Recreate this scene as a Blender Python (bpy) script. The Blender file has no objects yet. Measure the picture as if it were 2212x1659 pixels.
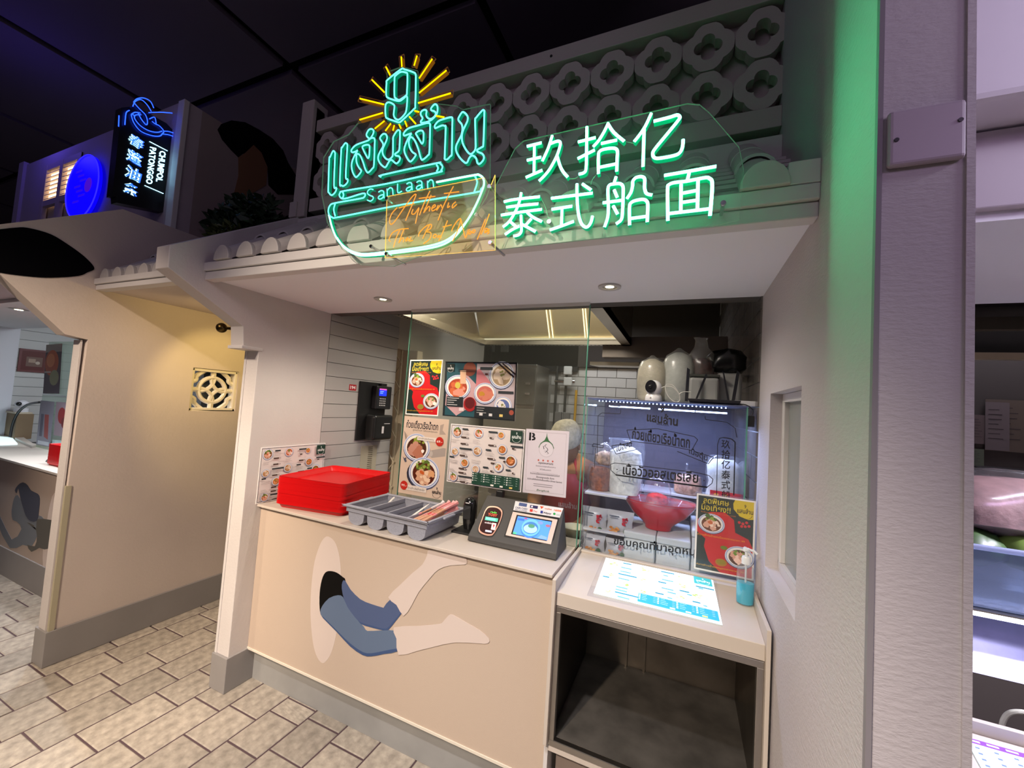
import bpy, bmesh, math, random
from mathutils import Vector, Matrix
random.seed(7)
D = bpy.data; SC = bpy.context.scene; COL = SC.collection
PI = math.pi

# ------------------------------------------------------------------ camera
F = 865.2; YAW = -.40920; PIT = .052084; ROL = .066619; CAM = Vector((0, 0, 1.55))
fw = Vector((math.sin(YAW)*math.cos(PIT), math.cos(YAW)*math.cos(PIT), math.sin(PIT)))
r0 = fw.cross(Vector((0, 0, 1))).normalized(); u0 = r0.cross(fw)
R2 = r0*math.cos(ROL)+u0*math.sin(ROL); U2 = -r0*math.sin(ROL)+u0*math.cos(ROL)
cam = D.cameras.new('camera'); camo = D.objects.new('camera', cam); COL.objects.link(camo)
cam.sensor_width = 36; cam.lens = F/2212*36; cam.clip_start = .02; cam.clip_end = 60
camo.matrix_world = Matrix(((R2.x, U2.x, -fw.x, 0), (R2.y, U2.y, -fw.y, 0), (R2.z, U2.z, -fw.z, CAM.z), (0, 0, 0, 1)))
SC.camera = camo

def at(px, py, x=None, y=None, z=None):
    """measured picture position -> point on a real plane of the place"""
    d = R2*((px-1106)/F)-U2*((py-829.5)/F)+fw
    t = (x-CAM.x)/d.x if x is not None else (y-CAM.y)/d.y if y is not None else (z-CAM.z)/d.z
    return CAM+d*t
def inframe(p, m=60):
    q = Vector(p)-CAM; w = q.dot(fw)
    if w < .1: return False
    X = 1106+F*q.dot(R2)/w; Y = 829.5-F*q.dot(U2)/w
    return -m < X < 2212+m and -m < Y < 1659+m

# ------------------------------------------------------------------ view, world, lamps
vs = SC.view_settings; vs.view_transform = 'Standard'; vs.look = 'None'; vs.gamma = 1; vs.exposure = .45
vs.use_curve_mapping = False; SC.display_settings.display_device = 'sRGB'
SC.cycles.transparent_max_bounces = 24; SC.cycles.max_bounces = 8; SC.cycles.sample_clamp_indirect = 4
SC.cycles.use_light_tree = True; SC.cycles.blur_glossy = .5
w = D.worlds.new('hall'); SC.world = w; w.use_nodes = True
w.node_tree.nodes['Background'].inputs[0].default_value = (.5, .42, .5, 1)
w.node_tree.nodes['Background'].inputs[1].default_value = .045

def aim(o, tgt):
    o.rotation_euler = (Vector(tgt)-o.location).to_track_quat('-Z', 'Y').to_euler()
def spot(name, loc, tgt, energy, col, ang=60, blend=.5, size=.05):
    l = D.lights.new(name, 'SPOT'); l.energy = energy; l.color = col; l.spot_size = math.radians(ang); l.spot_blend = blend
    l.shadow_soft_size = size; o = D.objects.new(name, l); COL.objects.link(o); o.location = loc; aim(o, tgt); return o
def area(name, loc, tgt, energy, col, sx, sy=None):
    l = D.lights.new(name, 'AREA'); l.energy = energy; l.color = col; l.shape = 'RECTANGLE'; l.size = sx; l.size_y = sy or sx
    o = D.objects.new(name, l); COL.objects.link(o); o.location = loc; aim(o, tgt); return o
WARM = (1, .80, .60)
# hall luminaires hanging behind the photographer and over the aisle, one added for floor bounce
area('hall_light', (-1.2, -2.2, 3.6), (-1.0, 1.6, 1.2), 9, (.80, .66, .95), 2.6, 1.2)
spot('track_spot', (-1.2, -1.6, 3.2), (-1.05, 1.3, .35), 375, (1, .83, .66), 58, .6, .05)
spot('track_spot', (-1.7, -1.3, 3.2), (-3.05, 1.5, .35), 330, (1, .80, .62), 46, .7, .06)
spot('track_spot', (-.3, -1.6, 3.2), (-.2, 1.4, .45), 55, (.95, .95, .90), 36, .8, .06)
area('mauve_sign_glow', (1.3, -.5, 2.6), (.5, .9, 1.9), 5.5, (.62, .42, .74), .8, .3)
area('neighbour_neon_glow', (1.25, .72, 2.35), (1.0, 1.1, 2.25), 6, (.80, .76, .95), .7, .05)
spot('track_spot', (-.7, -.4, 3.7), (-.8, .1, 0), 260, (.96, .92, .95), 66, .6, .06)  # unseen spot added so that floor bounce brightens the soffit
spot('track_spot', (-3.4, -1.2, 3.3), (-2.3, 1.0, 0), 120, WARM, 50, .6, .05)
# downlights of the stall soffit
spot('soffit_lamp', (-1.447, 1.60, 2.03), (-1.42, 1.58, 0), 11, (1, .88, .72), 140, .5, .03)
spot('soffit_lamp', (-.295, 1.60, 2.03), (-.28, 1.66, 0), 6, (1, .90, .78), 155, .5, .03)
spot('neighbour_lamp', (-4.25, 1.25, 1.95), (-4.2, 1.3, 0), 55, (.85, .9, 1), 140, .5, .03)
spot('neighbour_lamp', (-3.9, 1.55, 1.95), (-3.9, 1.5, 0), 45, (.85, .9, 1), 140, .5, .03)
spot('neighbour_lamp', (1.7, 1.35, 1.94), (1.5, 1.3, 0), 190, (.86, .82, 1), 130, .5, .03)
# kitchen lights
area('hood_light', (-.95, 2.7, 2.42), (-.95, 2.7, 0), 17, (1, .93, .80), .9, .5)
area('kitchen_light', (-.9, 3.5, 2.45), (-.9, 3.4, 0), 9, (.95, .97, 1), .9, .4)
area('next_kitchen_light', (1.5, 2.7, 2.4), (1.4, 2.6, 0), 6, (.8, .8, 1), .6, .5)
area('left_kitchen_light', (-4.9, 2.3, 2.2), (-5.4, 2.2, 0), 14, (.85, .92, 1), .8, .5)

# ------------------------------------------------------------------ materials
def lin(c): return c/12.92 if c <= .04045 else ((c+.055)/1.055)**2.4
def hx(h): return tuple(lin(int(h[i:i+2], 16)/255) for i in (0, 2, 4))
MC = {}
def mat(name, color, rough=.6, metal=0, emit=None, es=1, bump=None, var=0, vscale=6, spec=.5, coat=0, rand=0, dirt=None):
    if name in MC: return MC[name]
    if isinstance(color, str): color = hx(color)
    m = D.materials.new(name); m.use_nodes = True; nt = m.node_tree; b = nt.nodes['Principled BSDF']
    b.inputs['Base Color'].default_value = (*color, 1); b.inputs['Roughness'].default_value = rough
    b.inputs['Metallic'].default_value = metal; b.inputs['Specular IOR Level'].default_value = spec
    b.inputs['Coat Weight'].default_value = coat
    if emit:
        if isinstance(emit, str): emit = hx(emit)
        b.inputs['Emission Color'].default_value = (*emit, 1); b.inputs['Emission Strength'].default_value = es
    tc = None
    if var or bump or rand or dirt:
        tc = nt.nodes.new('ShaderNodeTexCoord')
    src = None
    if var:
        n = nt.nodes.new('ShaderNodeTexNoise'); n.inputs['Scale'].default_value = vscale; n.inputs['Detail'].default_value = 5
        nt.links.new(tc.outputs['Object'], n.inputs['Vector'])
        mr = nt.nodes.new('ShaderNodeMapRange'); mr.inputs['From Min'].default_value = .3; mr.inputs['From Max'].default_value = .7
        mr.inputs['To Min'].default_value = 1-var; mr.inputs['To Max'].default_value = 1+var*.6
        nt.links.new(n.outputs['Fac'], mr.inputs['Value'])
        mx = nt.nodes.new('ShaderNodeMix'); mx.data_type = 'RGBA'; mx.blend_type = 'MULTIPLY'; mx.inputs[0].default_value = 1
        mx.inputs[6].default_value = (*color, 1); nt.links.new(mr.outputs[0], mx.inputs[7]); src = mx.outputs[2]
    if rand:
        oi = nt.nodes.new('ShaderNodeObjectInfo'); mr = nt.nodes.new('ShaderNodeMapRange')
        mr.inputs['To Min'].default_value = 1-rand; mr.inputs['To Max'].default_value = 1+rand*.5
        nt.links.new(oi.outputs['Random'], mr.inputs['Value'])
        mx = nt.nodes.new('ShaderNodeMix'); mx.data_type = 'RGBA'; mx.blend_type = 'MULTIPLY'; mx.inputs[0].default_value = 1
        if src: nt.links.new(src, mx.inputs[6])
        else: mx.inputs[6].default_value = (*color, 1)
        nt.links.new(mr.outputs[0], mx.inputs[7]); src = mx.outputs[2]
    if src: nt.links.new(src, b.inputs['Base Color'])
    if bump:
        n = nt.nodes.new('ShaderNodeTexNoise'); n.inputs['Scale'].default_value = bump[0]; n.inputs['Detail'].default_value = 6
        n.inputs['Roughness'].default_value = .6
        if len(bump) > 2:
            mp = nt.nodes.new('ShaderNodeMapping'); mp.inputs['Scale'].default_value = bump[2]
            nt.links.new(tc.outputs['Object'], mp.inputs[0]); nt.links.new(mp.outputs[0], n.inputs['Vector'])
        else: nt.links.new(tc.outputs['Object'], n.inputs['Vector'])
        bp = nt.nodes.new('ShaderNodeBump'); bp.inputs['Strength'].default_value = bump[1]; bp.inputs['Distance'].default_value = .004
        nt.links.new(n.outputs['Fac'], bp.inputs['Height']); nt.links.new(bp.outputs[0], b.inputs['Normal'])
    MC[name] = m; return m
def cm(h, rough=.5):                       # a flat print ink
    return mat('ink_'+h, h, rough, spec=.3)
def lit(h, es):                            # a backlit print
    return mat('lit_%s_%s' % (h, es), h, .4, emit=h, es=es)
def emis(name, col, s):
    if name in MC: return MC[name]
    m = D.materials.new(name); m.use_nodes = True; nt = m.node_tree; nt.nodes.remove(nt.nodes['Principled BSDF'])
    e = nt.nodes.new('ShaderNodeEmission'); e.inputs[0].default_value = (*col, 1); e.inputs[1].default_value = s
    nt.links.new(e.outputs[0], nt.nodes['Material Output'].inputs[0]); MC[name] = m; return m
def clear(name, tint=(1, 1, 1), diff=.0, gl=.06, rough=.02, dcol=(.8, .8, .8)):
    """thin clear sheet: see-through, a little gloss, a little haze that catches light"""
    if name in MC: return MC[name]
    m = D.materials.new(name); m.use_nodes = True; nt = m.node_tree; nt.nodes.remove(nt.nodes['Principled BSDF'])
    t = nt.nodes.new('ShaderNodeBsdfTransparent'); t.inputs[0].default_value = (*tint, 1)
    g = nt.nodes.new('ShaderNodeBsdfGlossy'); g.inputs['Roughness'].default_value = rough
    fr = nt.nodes.new('ShaderNodeLayerWeight'); fr.inputs[0].default_value = .5
    pw = nt.nodes.new('ShaderNodeMath'); pw.operation = 'POWER'; pw.inputs[1].default_value = 5; nt.links.new(fr.outputs['Facing'], pw.inputs[0])
    mm = nt.nodes.new('ShaderNodeMath'); mm.operation = 'MULTIPLY_ADD'; mm.inputs[1].default_value = .8; mm.inputs[2].default_value = gl
    nt.links.new(pw.outputs[0], mm.inputs[0]); mm.use_clamp = True
    a = nt.nodes.new('ShaderNodeMixShader'); nt.links.new(mm.outputs[0], a.inputs[0]); nt.links.new(t.outputs[0], a.inputs[1]); nt.links.new(g.outputs[0], a.inputs[2])
    out = a
    if diff:
        d = nt.nodes.new('ShaderNodeBsdfDiffuse'); d.inputs[0].default_value = (*dcol, 1)
        tr = nt.nodes.new('ShaderNodeBsdfTranslucent'); tr.inputs[0].default_value = (*dcol, 1)
        h = nt.nodes.new('ShaderNodeMixShader'); h.inputs[0].default_value = .5
        nt.links.new(d.outputs[0], h.inputs[1]); nt.links.new(tr.outputs[0], h.inputs[2])
        b = nt.nodes.new('ShaderNodeMixShader'); b.inputs[0].default_value = diff
        nt.links.new(a.outputs[0], b.inputs[1]); nt.links.new(h.outputs[0], b.inputs[2]); out = b
    nt.links.new(out.outputs[0], nt.nodes['Material Output'].inputs[0]); MC[name] = m; return m

WALL = mat('white_plaster', (.60, .56, .535), .75, bump=(70, .35), var=.05, vscale=3)
WALLR = mat('rolled_plaster', (.52, .48, .48), .75, bump=(60, .45, (1, 1, 2.6)))
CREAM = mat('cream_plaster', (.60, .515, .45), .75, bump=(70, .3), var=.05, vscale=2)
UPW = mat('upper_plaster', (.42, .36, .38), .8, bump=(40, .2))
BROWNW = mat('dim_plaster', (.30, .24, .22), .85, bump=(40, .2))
WHITE = mat('white_paint', (.62, .59, .57), .5)
GREYB = mat('grey_skirting', (.26, .245, .235), .55, var=.06, vscale=5)
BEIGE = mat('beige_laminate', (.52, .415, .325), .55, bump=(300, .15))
COUNTER = mat('solid_surface', (.54, .475, .405), .4)
STEEL = mat('brushed_steel', (.42, .39, .36), .30, 1, bump=(40, .12, (12, 12, .5)), var=.12, vscale=3)
HOOD = mat('hood_steel', (.55, .50, .42), .28, 1, var=.1, vscale=2)
BLACK = mat('black_plastic', (.012, .012, .012), .35)
CHAR = mat('charcoal_powder_coat', (.05, .048, .045), .55, bump=(400, .2))
DARK = mat('dark_void', (.003, .003, .004), 1, spec=.02)
RED = mat('red_plastic', (.50, .003, .004), .34, spec=.35)
BINP = mat('grey_speckled_plastic', (.31, .32, .37), .45, bump=(500, .15), var=.15, vscale=220)
TILEM = mat('stone_floor_tile', (.37, .325, .265), .6, bump=(30, 1.0), var=.34, vscale=26, rand=.22)
GROUT = mat('dark_grout', (.075, .045, .05), .9)
ROOFM = mat('pale_roof_tile', (.52, .49, .47), .6, bump=(60, .2), var=.05, vscale=8)
GREYT = mat('grey_glazed_tile', (.17, .15, .135), .15, var=.08, vscale=8, rand=.1)
WTILE = mat('white_glazed_tile', (.60, .57, .53), .2, rand=.06)
PLANKM = mat('white_shiplap', (.42, .40, .385), .45, rand=.04)
GLASS = clear('window_glass', (.93, .94, .91), .035, .05, dcol=(.5, .5, .42))
GEDGE = mat('glass_edge', (.10, .28, .20), .1, emit=(.1, .3, .2), es=.02)
ACRYL = clear('clear_acrylic', (.96, .98, .96), .05, .02, .4, dcol=(.6, .8, .65))
PBAG = clear('plastic_film', (.97, .97, .98), .07, .10, .16)
CHROME = mat('chrome', (.6, .6, .6), .15, 1)
PAPER = mat('white_paper', (.66, .63, .64), .5)

# ------------------------------------------------------------------ mesh helpers
class MB:
    def __init__(s): s.v = []; s.f = []; s.m = []; s.T = None; s.mats = []
    def mi(s, m):
        if m not in s.mats: s.mats.append(m)
        return s.mats.index(m)
    def add(s, vs_, fs, m):
        k = len(s.v); i = s.mi(m)
        for p in vs_:
            p = Vector(p); s.v.append(s.T @ p if s.T else p)
        for f in fs: s.f.append([k+a for a in f]); s.m.append(i)
        return s
    def box(s, x0, x1, y0, y1, z0, z1, m):
        return s.add([(x0, y0, z0), (x1, y0, z0), (x1, y1, z0), (x0, y1, z0), (x0, y0, z1), (x1, y0, z1), (x1, y1, z1), (x0, y1, z1)],
                     [(3, 2, 1, 0), (4, 5, 6, 7), (0, 1, 5, 4), (1, 2, 6, 5), (2, 3, 7, 6), (3, 0, 4, 7)], m)
    def hexa(s, p, m):           # 4 bottom + 4 top corners
        return s.add(p, [(3, 2, 1, 0), (4, 5, 6, 7), (0, 1, 5, 4), (1, 2, 6, 5), (2, 3, 7, 6), (3, 0, 4, 7)], m)
    def prism(s, pts, vec, m, m2=None):  # polygon extruded by vec
        n = len(pts); vec = Vector(vec); P = [Vector(p) for p in pts]
        s.add(P+[p+vec for p in P], [tuple(range(n-1, -1, -1)), tuple(range(n, 2*n))], m)
        s.add(P+[p+vec for p in P], [(i, (i+1) % n, n+(i+1) % n, n+i) for i in range(n)], m2 or m)
        return s
    def ring(s, outer, inner, vec, m):   # flat ring plate with thickness (equal counts)
        n = len(outer); vec = Vector(vec); A = [Vector(p) for p in outer]; B = [Vector(p) for p in inner]
        V = A+B+[p+vec for p in A]+[p+vec for p in B]; fs = []
        for i in range(n):
            j = (i+1) % n
            fs += [(i, j, n+j, n+i), (2*n+i, 3*n+i, 3*n+j, 2*n+j), (i, 2*n+i, 2*n+j, j), (n+i, n+j, 3*n+j, 3*n+i)]
        return s.add(V, fs, m)
    def tube(s, pts, r, m, n=8, closed=False, caps=True):
        P = [Vector(p) for p in pts]; k = len(P); rr = r if isinstance(r, (list, tuple)) else [r]*k
        V = []; prev = None
        for i, p in enumerate(P):
            a = P[i-1] if i or closed else p; b = P[(i+1) % k] if i < k-1 or closed else p
            t = (b-a).normalized()
            if prev is None: nrm = t.orthogonal().normalized()
            else: nrm = (prev-t*prev.dot(t)); nrm = nrm.normalized() if nrm.length > 1e-6 else t.orthogonal().normalized()
            prev = nrm; bn = t.cross(nrm)
            for j in range(n):
                an = 2*PI*j/n; V.append(p+(nrm*math.cos(an)+bn*math.sin(an))*rr[i])
        fs = []
        for i in range(k if closed else k-1):
            for j in range(n):
                a = i*n+j; b = i*n+(j+1) % n; c = ((i+1) % k)*n; fs.append((a, b, c+(j+1) % n, c+j))
        if caps and not closed: fs += [tuple(range(n-1, -1, -1)), tuple((k-1)*n+j for j in range(n))]
        return s.add(V, fs, m)
    def lathe(s, prof, c, m, n=24, axis='Z', sx=1, sy=1):   # prof [(r,h)...]
        V = []; k = len(prof); c = Vector(c)
        for r, h in prof:
            for j in range(n):
                a = 2*PI*j/n; x, y = r*math.cos(a)*sx, r*math.sin(a)*sy
                V.append(c+(Vector((x, y, h)) if axis == 'Z' else Vector((x, h, y)) if axis == 'Y' else Vector((h, x, y))))
        fs = [(i*n+j, i*n+(j+1) % n, (i+1)*n+(j+1) % n, (i+1)*n+j) for i in range(k-1) for j in range(n)]
        if prof[0][0] > 1e-5: fs.append(tuple(range(n-1, -1, -1)))
        if prof[-1][0] > 1e-5: fs.append(tuple((k-1)*n+j for j in range(n)))
        return s.add(V, fs, m)
    def ball(s, c, r, m, n=12, k=8, sc=(1, 1, 1)):
        V = []; c = Vector(c)
        for i in range(1, k):
            for j in range(n):
                a = PI*i/k; b = 2*PI*j/n
                V.append(c+Vector((math.sin(a)*math.cos(b)*sc[0], math.sin(a)*math.sin(b)*sc[1], math.cos(a)*sc[2]))*r)
        V += [c+Vector((0, 0, r*sc[2])), c-Vector((0, 0, r*sc[2]))]; t = len(V)-2
        fs = [((i)*n+j, (i+1)*n+j, (i+1)*n+(j+1) % n, i*n+(j+1) % n) for i in range(k-2) for j in range(n)]
        fs += [(t, j, (j+1) % n) for j in range(n)]+[(t+1, (k-2)*n+(j+1) % n, (k-2)*n+j) for j in range(n)]
        return s.add(V, fs, m)
    def build(s, name, parent=None, smooth=False, bevel=0, seg=2, sub=0, weld=False):
        me = D.meshes.new(name); me.from_pydata([tuple(v) for v in s.v], [], s.f)
        for m in s.mats: me.materials.append(m)
        me.polygons.foreach_set('material_index', s.m)
        bm = bmesh.new(); bm.from_mesh(me)
        if weld or bevel or sub: bmesh.ops.remove_doubles(bm, verts=bm.verts, dist=1e-5)
        bmesh.ops.recalc_face_normals(bm, faces=bm.faces); bm.to_mesh(me); bm.free()
        if smooth:
            me.polygons.foreach_set('use_smooth', [True]*len(me.polygons))
            try: me.set_sharp_from_angle(angle=math.radians(45))
            except Exception: pass
        o = D.objects.new(name, me); COL.objects.link(o)
        if parent: o.parent = parent
        if bevel:
            b = o.modifiers.new('bevel', 'BEVEL'); b.width = bevel; b.segments = seg; b.limit_method = 'ANGLE'
        if sub:
            b = o.modifiers.new('sub', 'SUBSURF'); b.levels = sub; b.render_levels = sub
        return o
def tag(o, label=None, cat=None, group=None, kind=None):
    if label: o['label'] = label
    if cat: o['category'] = cat
    if group: o['group'] = group
    if kind: o['kind'] = kind
    return o
def thing(name, label, cat, loc=(0, 0, 0), rz=0, group=None):
    o = D.objects.new(name, None); COL.objects.link(o); o.location = loc; o.rotation_euler = (0, 0, rz)
    o.empty_display_size = .05
    return tag(o, label, cat, group)
def struct(mb, name, **k):
    return tag(mb.build(name, **k), kind='structure')
def smooth_pts(p, n=4, closed=False):
    P = [Vector(q) for q in p]; k = len(P); out = []
    if k < 3: return P
    for i in range(k if closed else k-1):
        a = P[(i-1) % k] if i or closed else P[0]; b = P[i]; c = P[(i+1) % k]; d = P[(i+2) % k] if i < k-2 or closed else P[-1]
        for j in range(n):
            t = j/n; out.append(.5*((2*b)+(c-a)*t+(2*a-5*b+4*c-d)*t*t+(3*b-a-3*c+d)*t**3))
    if not closed: out.append(P[-1])
    return out
TXT = {}
def text_mesh(s, bold=0, shear=0):
    key = (s, bold, shear)
    if key in TXT: return TXT[key]
    c = D.curves.new('txt', 'FONT'); c.body = s; c.size = 1; c.resolution_u = 2; c.offset = bold; c.shear = shear; c.fill_mode = 'FRONT'
    o = D.objects.new('txt', c); COL.objects.link(o)
    bpy.context.view_layer.update()
    me = D.meshes.new_from_object(o.evaluated_get(bpy.context.evaluated_depsgraph_get()))
    V = [tuple(v.co) for v in me.vertices]; Fc = [tuple(p.vertices) for p in me.polygons]
    D.objects.remove(o); D.curves.remove(c); D.meshes.remove(me)
    if not V: V = [(0, 0, 0), (1, 0, 0), (1, 1, 0)]; Fc = []
    x0 = min(v[0] for v in V); x1 = max(v[0] for v in V); y0 = min(v[1] for v in V); y1 = max(v[1] for v in V)
    TXT[key] = (V, Fc, x0, x1, y0, y1); return TXT[key]

class Art:
    """flat print laid on a real sheet: O top-left corner, U along width, V down, N towards the viewer (metres)"""
    def __init__(s, O, U, V, mode=None):
        s.O = Vector(O); s.U = Vector(U); s.V = Vector(V); s.N = s.V.cross(s.U).normalized(); s.mb = MB(); s.L = 1; s.mode = mode
        s.W = s.U.length; s.H = s.V.length
    def M(s, c):
        if isinstance(c, str): return lit(c, s.mode) if s.mode else cm(c)
        return c
    def P(s, u, v): return s.O+s.U*u+s.V*v+s.N*(.00035*s.L)
    def poly(s, pts, c, up=True):
        if len(pts) < 3: return
        if up: s.L += .06
        s.mb.add([s.P(*p) for p in pts], [tuple(range(len(pts)))], s.M(c))
    def rect(s, u0, v0, u1, v1, c): s.poly([(u0, v0), (u1, v0), (u1, v1), (u0, v1)], c)
    def ell(s, u, v, ru, c, k=1, n=20, rot=0):   # ru in width fraction, k = height ratio
        rv = ru*s.W/s.H*k
        s.poly([(u+ru*math.cos(2*PI*i/n), v+rv*math.sin(2*PI*i/n)) for i in range(n)], c)
    def text(s, t, u, v, w, h, c, bold=0, shear=0, slope=0, vert=False):
        """fit text into the box with lower-left corner u,v"""
        s.L += .06
        Vx, Fc, x0, x1, y0, y1 = text_mesh(t, bold, shear)
        sx = w/max(x1-x0, 1e-6); sy = h/max(y1-y0, 1e-6)
        pts = []
        for x, y, _ in Vx:
            a = (x-x0)*sx; pts.append(s.P(u+a, v-(y-y0)*sy+slope*a))
        s.mb.add(pts, Fc, s.M(c))
    def lines(s, u, v, w, n, dv, c, h=.004):
        rnd = random.Random(int(u*997+v*331))
        for i in range(n): s.rect(u, v+i*dv, u+w*(.55+.45*rnd.random()), v+i*dv+h, c)
    def bowl(s, u, v, r, soup, tops, k=.92, rim='c9cfe0', inner='e6e2dc', seed=1):
        rnd = random.Random(seed); rv = r*s.W/s.H*k
        s.ell(u, v+rv*.07, r*1.02, '4a4e6a', k); s.ell(u, v, r, rim, k, 28); s.ell(u, v, r*.93, '7d8fc0', k, 28); s.ell(u, v, r*.88, inner, k, 28)
        s.ell(u, v+rv*.06, r*.74, soup, k, 24)
        for c, n, sz, du, dv, sp in tops:
            for i in range(n):
                a = rnd.random()*6.28; q = rnd.random()**.5*sp; x = u+du*r+math.cos(a)*q*r; y = v+dv*rv+math.sin(a)*q*rv
                z = sz*r*(.6+.7*rnd.random()); m = rnd.randint(5, 7); ph = rnd.random()*6
                s.poly([(x+z*math.cos(ph+6.28*j/m)*(.7+.5*rnd.random()), y+z*s.W/s.H*math.sin(ph+6.28*j/m)*(.6+.5*rnd.random())) for j in range(m)], c)
    def build(s, name, parent): return s.mb.build(name, parent)
BEEF = [('4b6a2c', 16, .16, -.1, -.35, .45), ('8aa23c', 9, .1, 0, -.35, .4), ('d9a58c', 16, .22, .0, .2, .45), ('f0d5c0', 8, .12, .3, .05, .3), ('c4683a', 4, .14, -.1, -.08, .2)]
PORK = [('cf9a86', 14, .24, -.1, .05, .45), ('e9c3b2', 9, .16, .1, .25, .4), ('6a8a35', 8, .12, 0, -.35, .35), ('f4ece0', 2, .2, .5, .3, .1)]
NOOD = [('c8703c', 14, .2, 0, .1, .5), ('e0a070', 10, .14, 0, .1, .45), ('718a35', 4, .12, -.1, -.2, .3)]
DUMP = [('e6cdb8', 14, .2, 0, .05, .5), ('c79a78', 7, .14, 0, .1, .45), ('8a9a50', 4, .1, 0, -.1, .3)]

# ------------------------------------------------------------------ key planes (metres)
XL, XP, XPL, XR, XRR = -3.06, -2.078, -2.178, .27, .382      # passage wall, our left pier, its left face, right pier
YF, YE, YC, GY = 1.401, 1.112, 1.50, 1.82                    # pier front, eave, counter front, glass
ZS, ZC = 2.05, .93                                           # soffit, counter top

# ------------------------------------------------------------------ floor with laid stone tiles
floor = struct(MB().box(-8, 3.5, -3.5, 6, -.05, -.0042, GROUT), 'floor')
gap = .008; pitch = .1965
tile_me = {}
for L in (.195, .29):
    mb = MB(); w_ = pitch-gap; l_ = L-gap; b = .004
    mb.add([(0, 0, -.012), (w_, 0, -.012), (w_, l_, -.012), (0, l_, -.012), (0, 0, -.003), (w_, 0, -.003), (w_, l_, -.003), (0, l_, -.003),
            (b, b, 0), (w_-b, b, 0), (w_-b, l_-b, 0), (b, l_-b, 0)],
           [(0, 1, 5, 4), (1, 2, 6, 5), (2, 3, 7, 6), (3, 0, 4, 7), (4, 5, 9, 8), (5, 6, 10, 9), (6, 7, 11, 10), (7, 4, 8, 11), (8, 9, 10, 11)], TILEM)
    o = mb.build('tile', floor); tile_me[L] = o.data; D.objects.remove(o)
known = {-2.963: [.895, 1.09, 1.286, 1.574, 1.766], -2.767: [1.0, 1.194, 1.392, 1.686], -2.570: [.865, 1.156, 1.352], -2.374: [.96, 1.25],
         -2.177: [1.03, 1.32], -1.980: [1.17, 1.366], -1.784: [1.236, 1.433, 1.53], -1.587: [1.0, 1.29, 1.485], -3.16: [.765, 1.055]}
rest = MB(); rr = random.Random(3)
for ci in range(-12, 20):
    x = -2.963+ci*pitch
    if x > 1.6: continue
    ks = next((v for k, v in known.items() if abs(k-x) < .02), [rr.uniform(.9, 1.2)])
    ys = list(ks)
    while ys[0] > -.6: ys.insert(0, ys[0]-rr.choice((.195, .29)))
    while ys[-1] < 2.6: ys.append(ys[-1]+rr.choice((.195, .29)))
    for a, b2 in zip(ys, ys[1:]):
        L = b2-a
        c = (x+pitch/2, (a+b2)/2, 0)
        if inframe(c, 90) and a < 2.3 and x < -.9 and x > -5:
            me = tile_me[.29] if L > .24 else tile_me[.195]
            o = D.objects.new('tile', me); COL.objects.link(o); o.parent = floor
            o.location = (x+gap/2, a+gap/2, rr.uniform(-.0012, .0004)); o.scale = (1, (L-gap)/((.29 if L > .24 else .195)-gap), 1)
        else:
            rest.box(x+gap/2, x+pitch-gap/2, a+gap/2, b2-gap/2, -.012, 0, TILEM)
tag(rest.build('paving_beyond', floor), kind='stuff')

# ------------------------------------------------------------------ hall ceiling: dark panels with grooves
CEILM = mat('dark_ceiling', (.10, .075, .10), .9)
ceil = struct(MB().box(-12, 5, -4, 9, 4.24, 4.34, DARK), 'ceiling')
for i in range(-4, 9):
    x = -4.85+1.75*i
    for j, (y0, y1) in enumerate(((-4, 2.08), (2.16, 5.2), (5.28, 9))):
        MB().box(x-1.71, x-.04, y0, y1, 4.2, 4.24, CEILM).build('panel', ceil)
struct(MB().box(-12, 5, 8.9, 9, 0, 4.3, mat('far_wall', (.02, .03, .03), .9)), 'wall_far')
struct(MB().box(-12, -11.9, -4, 9, 0, 4.3, mat('far_teal_wall', (.03, .12, .11), .9)), 'wall_far_left')

# ------------------------------------------------------------------ left pier with bracket wing
def yz(x, pts): return [(x, y, z) for y, z in pts]
wl = struct(MB().prism(yz(XP, [(YF, 0), (YF, 1.757), (1.318, 1.757), (1.308, 1.858), (.966, 2.046), (.964, 2.144), (1.56, 2.548), (1.845, 2.548), (1.845, 0)]),
                       (XPL-XP, 0, 0), WALL), 'wall_left', bevel=.003)
MB().box(XPL-.012, XP+.003, 1.31, YF+.02, 1.745, 1.762, WHITE).build('ledge', wl, bevel=.003)
MB().box(XPL-.004, XPL+.012, YF-.004, YF+.012, .172, 1.745, WHITE).build('corner_bead', wl)
struct(MB().prism([(XPL-.012, YF-.012, 0), (XP+.010, YF-.012, 0), (XP+.010, 1.56, 0), (XP-.03, 1.56, 0), (XP-.03, YF+.02, 0), (XPL-.012, YF+.02, 0)], (0, 0, .173), GREYB), 'baseboard_left', bevel=.003)
# beam and soffit over the counter
struct(MB().box(XP, XR, YE+.012, GY+.02, ZS, 2.10, mat('soffit_paint', (.82, .81, .84), .7)), 'beam')
struct(MB().box(XP-.001, XR, YE, YE+.045, 2.037, 2.074, WHITE), 'trim_1', bevel=.003)
struct(MB().box(XP-.001, XR, YE-.010, YE+.045, 2.077, 2.116, WHITE), 'trim_2', bevel=.003)
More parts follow.
